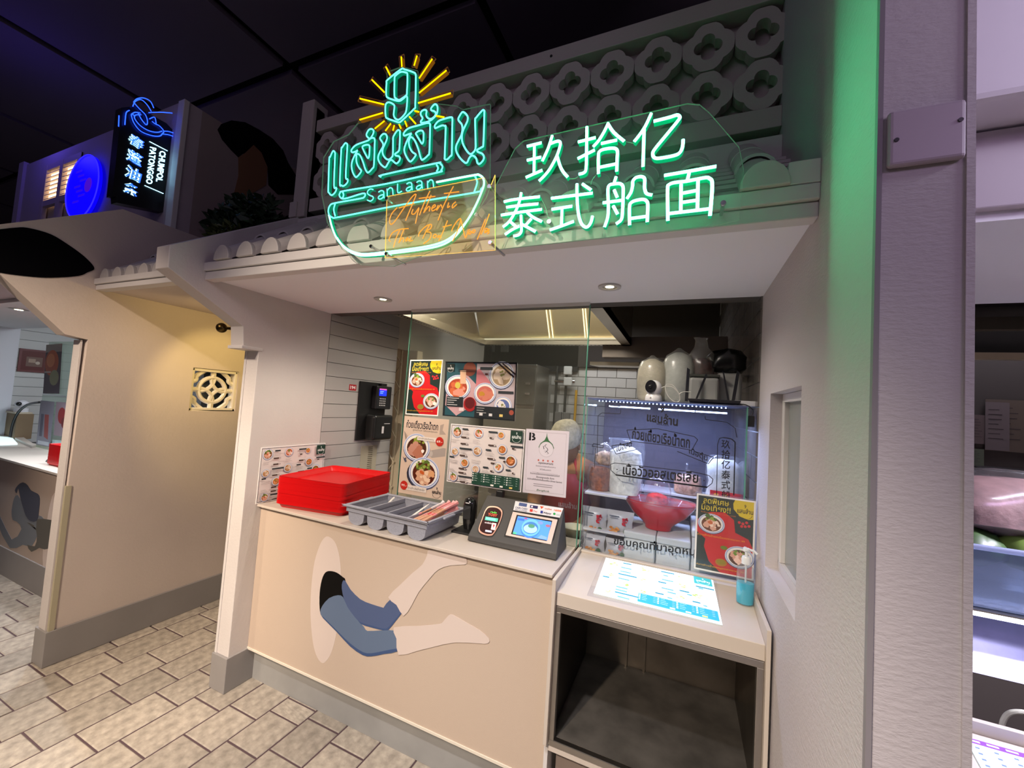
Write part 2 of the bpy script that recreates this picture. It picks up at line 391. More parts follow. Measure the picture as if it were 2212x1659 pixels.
# right pier (thin wall end) with niche window
nz0, nz1, ny0, ny1 = 1.065, 1.648, 1.22, 1.617
mb = MB()
mb.box(XR, XRR, .80, ny0, -.0, 3.6, WALLR); mb.box(XR, XRR, ny1, 2.2, 0, 3.6, WALLR)
mb.box(XR, XRR, ny0, ny1, 0, nz0, WALLR); mb.box(XR, XRR, ny0, ny1, nz1, 3.6, WALLR)
wr = struct(mb, 'wall_right', weld=True)
MB().box(XR-.002, XR+.005, .796, .806, 0, 3.6, mat('bead_shade_grey', (.24, .22, .23), .6)).build('corner_bead', wr)  # shadow on the bead's side is put into its darker grey
MB().box(XRR-.008, XRR+.002, .796, .806, 0, 3.6, WALLR).build('corner_bead', wr)
win = struct(MB().box(XR+.05, XR+.056, ny0, ny1, nz0, nz1, mat('frosted_pane', (.25, .27, .25), .15, spec=.6)), 'window_1')
mb = MB(); t = .028
mb.box(XR+.035, XR+.066, ny0, ny1, nz0, nz0+t, WHITE); mb.box(XR+.035, XR+.066, ny0, ny1, nz1-t, nz1, WHITE)
mb.box(XR+.035, XR+.066, ny1-t, ny1, nz0+t, nz1-t, WHITE); mb.box(XR+.035, XR+.066, ny0, ny0+t, nz0+t, nz1-t, WHITE)
mb.build('window_frame', win, bevel=.003)
# blank switch cover
bp = thing('switch_cover', 'blank mauve two-gang cover plate screwed to the front of the right pillar', 'cover plate', (.325, .80, 2.01))
mb = MB().box(-.046, .046, -.012, 0, -.046, .046, mat('mauve_plastic', (.42, .36, .40), .4)); mb.build('plate', bp, bevel=.006, seg=3)
for sx in (-.036, .038):
    MB().lathe([(.0032, 0), (.0032, .002), (.0015, .0022)], (sx, -.0135, .012 if sx > 0 else -.004), BLACK, 10, 'Y').build('screw', bp)

# ------------------------------------------------------------------ counter
def aprism(pts, y, depth, m): return MB().prism([(p.x, y, p.z) for p in pts], (0, depth, 0), m)
ct = thing('serving_counter', 'long beige service counter with white top and painted legs on its front', 'counter', (0, 0, 0))
MB().box(XP+.001, -.412, YC, GY, .178, .915, BEIGE).build('front_panel', ct)
MB().box(XP+.001, -.412, YC-.004, YC+.02, .168, .178, mat('pale_edge_strip', (.72, .66, .55), .3)).build('edge_strip', ct)
MB().box(XP+.001, -.412, YC+.036, YC+.05, 0, .17, mat('toe_kick', (.30, .30, .29), .4, var=.1, vscale=7)).build('toe_kick', ct)
MB().box(XP+.001, -.425, 1.474, GY+.12, .918, ZC, COUNTER).build('countertop', ct, bevel=.002)
# painted legs and ellipse, cut from thin vinyl on the panel (crop origin 640,1130, scale .20796)
def trace(pts, ox, oy, k, y, sm=3, closed=True):
    P = [at(ox+a*k, oy+b*k, y=y) for a, b in pts]
    return smooth_pts(P, sm, closed) if sm else P
def vinyl(name, pts, ox, oy, k, y, m, th, parent, sm=3):
    P = trace(pts, ox, oy, k, y, sm)
    bm = bmesh.new(); vs2 = [bm.verts.new(p) for p in P]; f = bm.faces.new(vs2)
    r = bmesh.ops.extrude_face_region(bm, geom=[f]); bmesh.ops.translate(bm, vec=(0, th, 0), verts=[q for q in r['geom'] if isinstance(q, bmesh.types.BMVert)])
    bmesh.ops.triangulate(bm, faces=bm.faces); bmesh.ops.recalc_face_normals(bm, faces=bm.faces)
    me = D.meshes.new(name); bm.to_mesh(me); bm.free(); me.materials.append(m)
    o = D.objects.new(name, me); COL.objects.link(o); o.parent = parent; return o
K = .20796
VP = mat('vinyl_pale', (.63, .53, .47), .5); VB = mat('vinyl_black', (.004, .0035, .003), .8, spec=.1)
V1 = mat('vinyl_slate', (.115, .160, .245), .6, spec=.2); V2 = mat('vinyl_blue', (.075, .105, .205), .6, spec=.2); VD = mat('vinyl_deep_blue', (.05, .085, .19), .6, spec=.2)
ELL = [(330, 140), (395, 190), (440, 310), (462, 480), (465, 680), (450, 900), (420, 1130), (380, 1300), (330, 1410), (275, 1455), (220, 1400), (180, 1280), (155, 1080), (147, 860), (160, 620), (190, 400), (240, 240), (285, 160)]
vinyl('painted_ellipse', ELL, 640, 1130, K, YC-.0006, VP, .0005, ct)
vinyl('painted_hips', [(350, 498), (420, 515), (480, 560), (510, 600), (500, 780), (420, 800), (330, 850), (260, 935), (242, 880), (243, 720), (265, 590), (300, 515)], 640, 1130, K, YC-.0012, VB, .001, ct)
vinyl('painted_far_leg', [(505, 598), (560, 690), (660, 790), (770, 840), (900, 880), (905, 880), (975, 795), (1045, 850), (1095, 930), (1030, 1010), (960, 1100), (920, 1112), (800, 1085), (650, 1035), (570, 950), (500, 800), (472, 680), (480, 610)], 640, 1130, K, YC-.0018, V2, .0015, ct, 2)
vinyl('painted_far_shade', [(570, 950), (650, 1022), (800, 1070), (930, 1098), (1000, 1030), (1092, 925), (1096, 935), (1030, 1020), (960, 1105), (920, 1116), (800, 1090), (650, 1040)], 640, 1130, K, YC-.0021, VD, .0002, ct, 2)
vinyl('painted_near_leg', [(430, 750), (485, 770), (530, 870), (610, 980), (700, 1080), (735, 1122), (880, 1116), (1025, 1120), (1045, 1200), (1057, 1330), (900, 1360), (780, 1382), (690, 1370), (560, 1280), (420, 1130), (280, 985), (248, 930), (270, 860), (340, 780)], 640, 1130, K, YC-.0024, V1, .002, ct, 2)
vinyl('painted_near_shade', [(280, 975), (420, 1115), (560, 1250), (690, 1340), (780, 1352), (900, 1330), (1052, 1302), (1058, 1330), (900, 1362), (780, 1384), (690, 1372), (560, 1282), (420, 1132), (278, 988)], 640, 1130, K, YC-.0027, VD, .0002, ct, 2)
vinyl('painted_far_foot', [(955, 770), (1080, 640), (1210, 515), (1310, 430), (1360, 330), (1380, 275), (1560, 310), (1740, 350), (1772, 400), (1750, 430), (1600, 440), (1480, 480), (1390, 570), (1270, 720), (1200, 850), (1115, 965), (1040, 850)], 640, 1130, K, YC-.0032, VP, .002, ct, 2)
vinyl('painted_near_foot', [(1012, 1085), (1250, 1070), (1470, 1050), (1520, 1030), (1580, 960), (1630, 955), (1760, 1030), (1900, 1110), (2000, 1200), (1990, 1250), (1900, 1250), (1650, 1240), (1450, 1280), (1250, 1330), (1062, 1370), (1040, 1200)], 640, 1130, K, YC-.0032, VP, .002, ct, 2)

# ------------------------------------------------------------------ sloped order stand with steel locker below
st = thing('order_stand', 'white sloped order stand with an open steel locker under it, right of the counter', 'stand', (0, 0, 0))
SX0, SX1 = -.412, .262; YS = 1.45
MB().box(SX0, SX0+.014, 1.433, GY+.015, .36, ZC+.003, COUNTER).build('side_rim', st, bevel=.002)
MB().box(SX0, SX0+.014, 1.455, GY+.015, 0, .36, WHITE).build('side_panel', st)
MB().box(SX1-.012, SX1, 1.433, GY-.1, .0, ZC+.008, COUNTER).build('side_rim', st, bevel=.002)
MB().box(SX0+.014, SX1-.012, GY-.012, GY+.015, .84, ZC-.003, COUNTER).build('back_rim', st, bevel=.002)
SLOPE = [(YS, .886), (GY-.012, .918)]
MB().prism([(SX0+.014, y, z) for y, z in SLOPE+[(GY-.012, .90), (YS+.01, .868), (YS+.01, .838), (YS, .838)]], (SX1-SX0-.026, 0, 0), COUNTER).build('sloped_top', st, bevel=.002)
def slz(y): return .886+(y-YS)*(.032/(GY-.012-YS))
loc = MB(); a, b = SX0+.014, SX1-.012
loc.box(a, b, 1.452, 1.474, .814, .836, STEEL); loc.box(a, a+.02, 1.452, 1.474, .372, .815, STEEL)
loc.box(b-.02, b, 1.452, 1.474, .372, .815, STEEL); loc.box(a, b, 1.452, 1.474, .352, .374, STEEL)
loc.build('steel_frame', st, bevel=.002)
MB().box(a, b, 1.474, 2.02, .362, .374, mat('shelf_steel', (.16, .145, .125), .45, .6, var=.4, vscale=9)).build('steel_shelf', st)
SBK = mat('darkened_steel', (.15, .13, .11), .38, 1, bump=(14, .06, (14, 1, .3)), var=.35, vscale=5)  # locker steel darkened in colour for the dark surroundings it would reflect
MB().box(a, b, 2.02, 2.03, .362, .83, SBK).build('steel_back', st)
MB().box(a, a+.006, 1.474, 2.02, .374, .83, mat('dark_steel', (.10, .085, .075), .4, 1)).build('steel_side', st)
MB().box(b-.006, b, 1.474, 2.02, .374, .83, SBK).build('steel_side', st)
MB().box(a+.19, a+.20, 2.008, 2.02, .374, .83, SBK).build('steel_rib', st); MB().box(a+.27, a+.28, 2.008, 2.02, .374, .83, SBK).build('steel_rib', st)
MB().box(a, b, 1.452, 1.47, .335, .35, COUNTER).build('bottom_strip', st)
MB().box(a+.02, b, 1.50, 1.512, .0, .335, mat('taupe_laminate', (.24, .19, .16), .6)).build('kick_panel', st)

# ------------------------------------------------------------------ passage wall (left stall side wall)
wp = MB()
lt0, lt1, lz0, lz1 = 1.627, 1.931, 1.366, 1.66
side = [(1.079, 0), (1.095, 1.755), (1.003, 1.768), (.745, 2.03), (.735, 2.25), (1.175, 2.54), (4.6, 2.54), (4.6, 0)]
# polygon with the pierced opening: split around the hole
def slab(poly): wp.prism(yz(XL, poly), (-.10, 0, 0), CREAM)
slab([(1.079, 0), (1.095, 1.755), (1.30, 1.755), (1.30, 0)])
slab([(1.095, 1.755), (1.003, 1.768), (.745, 2.03), (.735, 2.25), (1.175, 2.54), (1.30, 2.54), (1.30, 1.755)])
slab([(1.30, 0), (1.30, 2.54), (lt0, 2.54), (lt0, 0)]); slab([(lt1, 0), (lt1, 2.54), (4.6, 2.54), (4.6, 0)])
slab([(lt0, 0), (lt0, lz0), (lt1, lz0), (lt1, 0)]); slab([(lt0, lz1), (lt0, 2.54), (lt1, 2.54), (lt1, lz1)])
wps = struct(wp, 'wall_passage', weld=True)
MB().box(XL-.10, XL-.02, 1.074, 1.082, 0, 1.75, WALL).build('front_face', wps)
MB().box(XL-.012, XL+.006, 1.078, 1.10, .18, .95, mat('guard_reflection_yellow', (.42, .38, .26), .5)).build('corner_guard', wps)  # yellow of reflected light is painted into the guard's colour
vc = [(XL+.0012, .905+.20*math.cos(a), 2.165+.125*math.sin(a)) for a in [2*PI*i/48 for i in range(48)]]
# black painted round on the upper flank, clipped by the roof slope
CH = [(60, 492), (110, 506), (150, 530), (180, 552), (200, 572), (203, 582), (190, 588), (170, 596), (110, 600), (60, 597), (0, 589), (-60, 575), (-60, 500), (0, 495), (30, 492)]
mb = MB().prism(smooth_pts([at(p, q, x=XL+.003) for p, q in CH], 4, True), (-.0025, 0, 0), DARK); mb.build('painted_round', wps)
struct(MB().prism([(XL-.112, 1.066, 0), (XL+.012, 1.066, 0), (XL+.012, 4.6, 0), (XL-.05, 4.6, 0), (XL-.112, 1.12, 0)], (0, 0, .183), GREYB), 'baseboard_passage', bevel=.003)
struct(MB().box(XL, XPL, 4.5, 4.6, 0, 2.5, CREAM), 'wall_passage_end')
# glazed breeze block set in the wall
bb = thing('breeze_block', 'cream glazed breeze block with a pierced coin motif, set in the passage wall', 'block', (XL-.04, (lt0+lt1)/2, (lz0+lz1)/2))
BG = mat('cream_glaze', (.78, .72, .60), .15, coat=.5)
def P3(u, v, d=0): return (d, u, v)
W2, H2 = (lt1-lt0)/2, (lz1-lz0)/2
mb = MB(); mb.box(-.03, .03, -W2, W2, H2-.022, H2, BG).box(-.03, .03, -W2, W2, -H2, -H2+.022, BG).box(-.03, .03, -W2, -W2+.02, -H2, H2, BG).box(-.03, .03, W2-.02, W2, -H2, H2, BG)
mb.build('block_frame', bb, bevel=.006)
circ = lambda r, n=28: [(0, r*math.cos(2*PI*i/n), r*math.sin(2*PI*i/n)) for i in range(n)]
mb = MB(); mb.tube(circ(.088), .015, BG, 8, True)
mb.build('coin_ring', bb, smooth=True)
mb = MB()
for k in range(4):
    c0 = k*PI/2+PI/4; cy, cz = .088*math.cos(c0)*1.0, .088*math.sin(c0)
    pts = []
    for i in range(9):
        a = c0+PI+(-.79+1.58*i/8); pts.append((0, .118*math.cos(c0)+.094*math.cos(a), .118*math.sin(c0)+.094*math.sin(a)))
    mb.tube(pts, .0135, BG, 6)
mb.build('coin_star', bb, smooth=True)
mb = MB()
for k in range(4):
    a = k*PI/2; mb.tube([(0, .095*math.cos(a), .095*math.sin(a)), (0, W2*.95*math.cos(a), H2*.95*math.sin(a))], .018, BG, 6)
for sy in (-1, 1):
    for sz in (-1, 1):
        mb.tube(smooth_pts([(0, sy*W2*.95, sz*.045), (0, sy*W2*.72, sz*.065), (0, sy*W2*.68, sz*.095), (0, sy*.05, sz*H2*.95)], 3), .016, BG, 6)
mb.build('corner_scrolls', bb, smooth=True)
# wall lamp on the pier flank
wlamp = thing('wall_lamp', 'small round brass up-and-down wall lamp glowing yellow on the pillar flank', 'lamp', (-2.238, 1.30, 1.851))
MB().ball((0, 0, 0), .026, mat('brass', (.10, .065, .02), .3, 1), 16, 10).build('lamp_ball', wlamp, smooth=True)
MB().tube([(0, 0, 0), (.062, .03, 0)], .008, MC['brass'], 8).build('lamp_arm', wlamp)
spot('wall_lamp_down', (XPL-.14, 1.66, 1.90), (XL, 1.82, 1.50), 10, (1, .72, .25), 70, .5, .01)
spot('wall_lamp_up', (XPL-.14, 1.66, 1.93), (XL, 1.74, 2.02), 6, (1, .70, .25), 120, .8, .01)

# passage canopy: soffit, fascia and barrel tiles
struct(MB().box(XL, XPL, 1.15, 4.5, 2.045, 2.10, CREAM), 'ceiling_passage')
struct(MB().box(XL, XPL, 1.09, 1.15, 2.068, 2.10, WHITE).box(XL, XPL, 1.10, 1.15, 2.038, 2.066, WHITE), 'trim_3', bevel=.003)

# ------------------------------------------------------------------ roofs with barrel tiles
def barrel_mesh(r, L, ang, th=.009, n=12):
    mb = MB(); o = [(r*math.cos(PI*i/n), 0, r*math.sin(PI*i/n)) for i in range(n+1)]; k = len(o)
    q = [(x*(1-th/r), 0, z*(1-th/r)) for x, _, z in o]
    dy, dz = L*math.cos(ang), L*math.sin(ang)
    V = o+q+[(x*.94, dy, z*.94+dz) for x, _, z in o]+[(x*.94, dy, z*.94+dz) for x, _, z in q]
    fs = []
    for i in range(k-1): fs += [(i, i+1, 2*k+i+1, 2*k+i), (k+i, 3*k+i, 3*k+i+1, k+i+1), (i, k+i, k+i+1, i+1)]
    mb.add(V, fs, ROOFM); o_ = mb.build('x', smooth=True); me = o_.data; D.objects.remove(o_); return me
def roof(name, x0, x1, pitch_, y0, z0, y1, z1, first, count, r, courses=3):
    base = struct(MB().prism([(x0, y0+.015, z0-.002), (x0, y1, z1), (x0, y1, z1-.05), (x0, y0+.015, z0-.05)], (x1-x0, 0, 0), ROOFM), name)
    ang = math.atan2(z1-z0, y1-y0); T = math.hypot(z1-z0, y1-y0); me = barrel_mesh(r, T/courses*1.12, ang)
    n = 12; d = MB(); d.prism([(r*1.0*math.cos(PI*i/n), 0, r*math.sin(PI*i/n)*1.22) for i in range(n+1)], (0, .02, 0), ROOFM)
    oc = d.build('end_cap', bevel=.003); cme = oc.data
    for c in range(count):
        x = first+c*pitch_
        o = oc if c == 0 else D.objects.new('end_cap', cme)
        if c:
            COL.objects.link(o); b_ = o.modifiers.new('bevel', 'BEVEL'); b_.width = .003; b_.segments = 2
        o.parent = base; o.location = (x, y0-.012, z0)
        for k in range(courses):
            t = k/courses*T
            o = D.objects.new('barrel_tile', me); COL.objects.link(o); o.parent = base
            o.location = (x, y0+t*math.cos(ang), z0+t*math.sin(ang)+.014*(1 if k else 0)+.002)
    for k in range(1, 7):
        t = k/7; yy = y0+(y1-y0)*t; zz = z0+(z1-z0)*t
        o = MB().box(x0, x1, yy-.004, yy+.004, zz-.004, zz+.006, ROOFM).build('lap', base)
    return base
roof('roof', XP, XR, .1611, YE-.01, 2.117, 1.56, 2.46, -1.938, 14, .054)
roof('roof_passage', XL, XPL, .13, 1.11, 2.10, 1.5, 2.4, -2.98, 6, .045, 2)
# gutter end block at the right and ridge board under the parapet
struct(MB().box(.205, XR, YE-.01, YE+.16, 2.117, 2.175, WHITE), 'trim_4', bevel=.003)
struct(MB().box(XP, XR, 1.55, 1.60, 2.45, 2.532, ROOFM), 'trim_5', bevel=.003)
struct(MB().box(XP, XR, 1.66, 1.68, 2.4, 2.62, mat('dark_green_board', (.05, .055, .05), .8)), 'wall_attic')

# ------------------------------------------------------------------ pierced parapet
pz0, pz1 = 2.578, 3.125; PY = 1.575
LATM = mat('parapet_paint', (.42, .37, .34), .8, bump=(60, .2))
par = struct(MB().box(-2.03, XR, PY+.075, PY+.10, 2.62, pz1, LATM), 'wall_parapet')
MB().box(-2.03, XR, PY, PY+.08, pz0, 2.655, LATM).build('bottom_rail', par, bevel=.003)
MB().box(-2.03, XR, PY, PY+.08, 3.055, pz1, LATM).build('top_rail', par, bevel=.003)
for x in (-1.30, -.60):
    MB().lathe([(.006, 0), (.006, .002)], (x, PY-.002, 3.09), BLACK, 10, 'Y').build('screw_hole', par)
    MB().lathe([(.006, 0), (.006, .002)], (x+.02, PY-.002, 2.62), BLACK, 10, 'Y').build('screw_hole', par)
MB().box(-2.125, -2.028, PY-.03, PY+.07, 2.54, 3.235, LATM).build('post', par, bevel=.006)
MB().box(-2.137, -2.08, PY-.04, PY-.005, 2.54, 2.63, LATM).build('post_base', par, bevel=.003)
MB().box(-2.06, -2.028, PY-.01, PY+.05, 2.54, 3.20, LATM).build('post_side', par, bevel=.003)
MB().tube([(-2.05, PY+.06, 3.19), (-1.92, PY+.09, 3.11)], .012, LATM, 6).build('brace', par)
# quatrefoil block
N_ = 48
def quat(c, r, clip=9):
    out = []
    for i in range(N_):
        a = 2*PI*i/N_; b = min(abs(((a+PI/4) % (PI/2))-PI/4), 9); d = c*math.cos(b)+math.sqrt(max(r*r-(c*math.sin(b))**2, 0))
        out.append((min(d, clip/max(math.cos(b), .5))*math.cos(a), 0, min(d, clip/max(math.cos(b), .5))*math.sin(a)*1.06))
    return out
mb = MB(); ring_o = quat(.036, .056, .0885); ring_i = quat(.026, .0235)
mb.ring(ring_o, ring_i, (0, .045, 0), LATM)
q0 = mb.build('lattice_block', par, bevel=0); qme = q0.data; first = True
for row, z in enumerate((2.952, 2.757)):
    for i in range(13):
        x = .206-.1795*i
        if x < -1.98: continue
        o = q0 if first else D.objects.new('lattice_block', qme)
        if not first: COL.objects.link(o)
        o.parent = par; first = False
        o.location = (x, PY+.012+.002*((i+row) % 2), z)

# ------------------------------------------------------------------ neon signs
CY_H = emis('neon_cyan', (.14, 1.25, 1.08), 1.0); CY_H = emis('neon_cyan_core', (.22, 2.0, 1.5), 1.0)
CY_B = mat('neon_cyan_body', (.0, .16, .10), .4, emit=(.0, .15, .075), es=1.0)
GR_H = emis('neon_green_core', (1.3, 22.0, 8.6), 1.0); GR_B = mat('neon_green_body', (.0, .2, .10), .4, emit=(.0, .22, .09), es=1.0)
WG_H = emis('neon_bright_core', (.75, 6.5, 3.6), 1.0)
YE_H = emis('neon_yellow_core', (1.25, .80, .0), 1.0); YE_B = mat('neon_amber_body', (.4, .16, .02), .4, emit=(.35, .12, .0), es=.28)
OR_E = mat('engraved_orange', (.6, .25, .02), .4, emit=(.9, .26, .02), es=.75)
OR_G = mat('edge_amber', (.6, .4, .1), .2, emit=(.9, .5, .08), es=.9)
GR_G = mat('edge_green', (.22, .34, .25), .3, emit=(.2, .5, .3), es=.10)
AMB_A = clear('smoky_amber_acrylic', (.93, .86, .80), .10, .03, .3, dcol=(.5, .25, .12)); AMB_E = mat('amber_edge', (.30, .17, .10), .3, emit=(.4, .15, .03), es=.15)
def stroke(mb, pts, closed, r, depth, mh, mbd):
    P = []
    for p in pts:
        p = Vector(p)
        if not P or (p-P[-1]).length > 1e-4: P.append(p)
    k = len(P)
    if k < 2: return
    prof = [(-1, 0), (-.72, -.7), (0, -1), (.72, -.7), (1, 0)]
    V = []
    for i, p in enumerate(P):
        a = P[i-1] if i or closed else p; b = P[(i+1) % k] if i < k-1 or closed else p
        t = (b-a); t.y = 0; t.normalize(); n = Vector((-t.z, 0, t.x))
        for q, d in prof: V.append(p+n*(q*r)+Vector((0, d*r, 0)))
        V.append(p+n*(-r)+Vector((0, depth, 0))); V.append(p+n*r+Vector((0, depth, 0)))
    hs = []; bs = []
    for i in range(k if closed else k-1):
        A = i*7; B = ((i+1) % k)*7
        for j in range(4): hs.append((A+j, A+j+1, B+j+1, B+j))
        bs += [(A, B, B+5, A+5), (A+4, A+6, B+6, B+4), (A+5, B+5, B+6, A+6)]
    if not closed:
        for A in (0, (k-1)*7): hs.append((A, A+1, A+2, A+3, A+4)); bs.append((A, A+4, A+6, A+5))
    mb.add(V, hs, mh); mb.add(V, bs, mbd)
def neon(parent, name, strokes, ox, oy, k, y, r, depth, mh, mbd, sm=4):
    mb = MB()
    for s_ in strokes:
        closed = s_[0] == 'c'; pts = s_[1:] if closed else s_
        P = [at(ox+a*k, oy+b*k, y=y) for a, b in pts]
        stroke(mb, smooth_pts(P, sm, closed) if len(P) > 2 else P, closed, r, depth, mh, mbd)
    return mb.build(name, parent)
def px_panel(name, pts, y, th, m, me_, parent):
    P = [at(a, b, y=y) for a, b in pts]
    mb = MB().prism(P, (0, th, 0), m, me_); return mb.build(name, parent)
def standoff(px, py, y, parent, yend=YE):
    p = at(px, py, y=y); mb = MB().lathe([(.0, -.006), (.006, -.006), (.007, -.002), (.007, 0), (.0045, .001), (.0045, yend-y)], p, CHROME, 12, 'Y'); mb.build('standoff', parent, smooth=True)
NY = 1.045
s1 = thing('neon_sign', 'cyan neon noodle bowl sign with a 9, yellow rays and Thai lettering', 'sign', (0, 0, 0))
A_ = (700, 230, 200/1659); B_ = (860, 210, 220/1659); C_ = (770, 110, 230/1908); D_ = (690, 340, 400/2212)
R1, DP = .0027, .013
neon(s1, 'letter', [['c', (180, 800), (200, 840), (198, 900), (180, 1420), (215, 1455), (225, 1480), (200, 1540), (150, 1588), (115, 1580), (85, 1540), (78, 1480), (95, 950), (110, 910), (155, 810)]], *A_, NY, R1, DP, CY_H, CY_B)
neon(s1, 'letter', [['c', (400, 660), (420, 690), (415, 800), (390, 1255), (420, 1300), (428, 1340), (400, 1390), (350, 1425), (310, 1412), (285, 1370), (310, 790), (325, 740), (375, 665)]], *A_, NY, R1, DP, CY_H, CY_B)
neon(s1, 'letter', [[(605, 785), (560, 812), (505, 822), (490, 790), (530, 730), (600, 680), (740, 630), (800, 605), (840, 572), (890, 565), (910, 600), (908, 700), (895, 1050), (870, 1110), (800, 1182), (765, 1170), (735, 1110), (700, 1000), (650, 885), (605, 850), (565, 880)],
      [(600, 795), (545, 890), (505, 990), (495, 1080), (515, 1180), (555, 1255), (590, 1262), (650, 1195), (668, 1150), (635, 1110), (600, 1050), (580, 970), (582, 880)],
      ['c', (690, 720), (760, 688), (812, 700), (818, 770), (808, 900), (785, 925), (755, 880), (705, 780)],
      ['c', (820, 578), (772, 540), (762, 500), (800, 425), (850, 403), (888, 430), (885, 480), (855, 540)]], *A_, NY, R1, DP, CY_H, CY_B)
neon(s1, 'letter', [['c', (1005, 580), (1015, 540), (1060, 495), (1105, 497), (1130, 550), (1120, 610), (1085, 690), (1055, 760), (1050, 830), (1070, 890), (1115, 940), (1170, 950), (1220, 905), (1235, 850), (1238, 600), (1250, 530), (1315, 432), (1350, 430), (1362, 480), (1352, 750), (1330, 810), (1275, 850), (1285, 880), (1340, 892), (1362, 930), (1345, 985), (1300, 1022), (1260, 1000), (1215, 960), (1180, 970), (1145, 1025), (1105, 1088), (1060, 1075), (1000, 1015), (970, 940), (980, 870), (1015, 795), (1055, 725), (1058, 670), (1030, 620)]], *A_, NY, R1, DP, CY_H, CY_B, 3)
neon(s1, 'letter', [[(220, 590), (170, 605), (105, 628), (90, 600), (120, 550), (190, 500), (340, 458), (480, 420), (520, 440), (522, 500), (510, 890), (490, 945), (410, 1015), (372, 1000), (330, 850), (270, 705), (215, 650), (180, 680)],
      [(215, 600), (160, 685), (112, 800), (102, 880), (130, 960), (180, 1038), (220, 1040), (285, 955), (280, 925), (228, 888), (190, 820), (175, 730), (195, 655)],
      ['c', (290, 590), (335, 553), (392, 545), (415, 590), (415, 650), (410, 730), (388, 757), (355, 710), (305, 625)]], *B_, NY, R1, DP, CY_H, CY_B)
neon(s1, 'tone_mark', [['c', (370, 395), (400, 345), (368, 285), (380, 235), (430, 205), (465, 225), (458, 300), (500, 350), (560, 345), (612, 285), (600, 235), (540, 212), (542, 175), (595, 118), (632, 130), (645, 190), (632, 270), (585, 335), (520, 385), (440, 412), (380, 415)]], *B_, NY, R1, DP, CY_H, CY_B, 3)
neon(s1, 'letter', [['c', (600, 500), (600, 460), (660, 390), (760, 352), (860, 328), (885, 355), (882, 500), (875, 915), (858, 955), (800, 1015), (762, 1008), (760, 950), (775, 510), (762, 470), (715, 462), (620, 502)]], *B_, NY, R1, DP, CY_H, CY_B)
neon(s1, 'letter', [['c', (1000, 400), (980, 365), (992, 325), (1040, 250), (1080, 250), (1130, 310), (1132, 380), (1100, 455), (1055, 555), (1038, 650), (1052, 750), (1105, 855), (1170, 925), (1220, 905), (1260, 840), (1262, 700), (1255, 380), (1272, 335), (1370, 220), (1402, 220), (1405, 280), (1390, 760), (1368, 812), (1290, 858), (1300, 890), (1370, 920), (1397, 970), (1388, 1025), (1330, 1087), (1290, 1068), (1268, 990), (1210, 950), (1160, 990), (1125, 1065), (1080, 1060), (1000, 980), (948, 885), (945, 800), (982, 715), (1032, 615), (1048, 520), (1035, 440)]], *B_, NY, R1, DP, CY_H, CY_B, 3)
neon(s1, 'digit', [['c', (800, 330), (865, 332), (1020, 382), (1060, 420), (1065, 520), (1055, 980), (1035, 1040), (820, 1248), (765, 1280), (700, 1262), (560, 1212), (525, 1170), (520, 1000), (540, 940), (590, 922), (660, 955), (682, 1000), (668, 1140), (690, 1205), (745, 1235), (795, 1212), (870, 1130), (897, 1050), (912, 860), (895, 812), (850, 850), (785, 895), (710, 890), (570, 842), (535, 790), (540, 580), (560, 520)],
      ['c', (820, 375), (880, 388), (915, 430), (905, 750), (890, 800), (800, 865), (760, 880), (705, 850), (680, 790), (685, 490), (705, 445), (770, 392)]], *C_, NY, R1, DP, CY_H, CY_B, 3)
for a, b in [((805, 110), (815, 285)), ((1085, 90), (1035, 265)), ((1360, 145), (1125, 495)), ((1615, 350), (1125, 755)), ((1690, 760), (1110, 935)), ((530, 290), (605, 440)),
             ((280, 520), (505, 745)), ((65, 855), (495, 960)), ((60, 1235), (475, 1110)), ((330, 1395), (505, 1255)), ((520, 1435), (620, 1300)), ((655, 1430), (680, 1335)),
             ((765, 1320), (800, 1395)), ((870, 1260), (905, 1360)), ((950, 1180), (1065, 1310)), ((1045, 1075), (1125, 1095)), ((1430, 1165), (1575, 1190))]:
    neon(s1, 'ray', [[a, b]], *C_, NY, .0027, .014, YE_H, YE_B)
    p, q = at(770+a[0]*C_[2], 110+a[1]*C_[2], y=NY+.018), at(770+b[0]*C_[2], 110+b[1]*C_[2], y=NY+.018)
    e = (p-q).normalized(); g = Vector((-e.z, 0, e.x))*.011; p = p+e*.008; q = q-e*.004
    MB().prism([p+g, p-g, q-g, q+g], (0, .004, 0), AMB_A, AMB_E).build('ray_backer', s1)
neon(s1, 'bowl_rim', [[(740, 232), (760, 208), (1390, 72), (1440, 72), (1470, 110), (1455, 155), (1410, 182), (780, 320), (300, 400), (250, 422), (240, 460), (270, 492), (340, 485), (520, 430), (548, 448), (535, 475), (490, 492), (190, 545), (130, 572), (108, 630), (118, 690), (160, 718), (240, 712), (1000, 562), (1850, 422), (1925, 385), (1960, 345)],
      [(1400, 90), (1418, 130), (1400, 170)], [(278, 410), (290, 450), (278, 488)], [(190, 555), (172, 625), (190, 702)], [(1858, 225), (1885, 300), (1850, 412)]], *D_, NY, R1, DP, CY_H, CY_B, 3)
neon(s1, 'bowl_outline', [[(1400, 297), (1840, 215), (1910, 212), (1958, 255), (1965, 330), (1935, 420), (1870, 570), (1770, 750), (1640, 900), (1500, 1000), (1300, 1060), (1000, 1105), (620, 1150), (480, 1150), (350, 1105), (230, 1000), (160, 860), (115, 690)],
      [(210, 960), (300, 1080), (440, 1160), (600, 1172), (1000, 1130), (1350, 1078), (1540, 1010), (1680, 880), (1840, 640)]], *D_, NY, .0032, DP, WG_H, GR_B, 4)
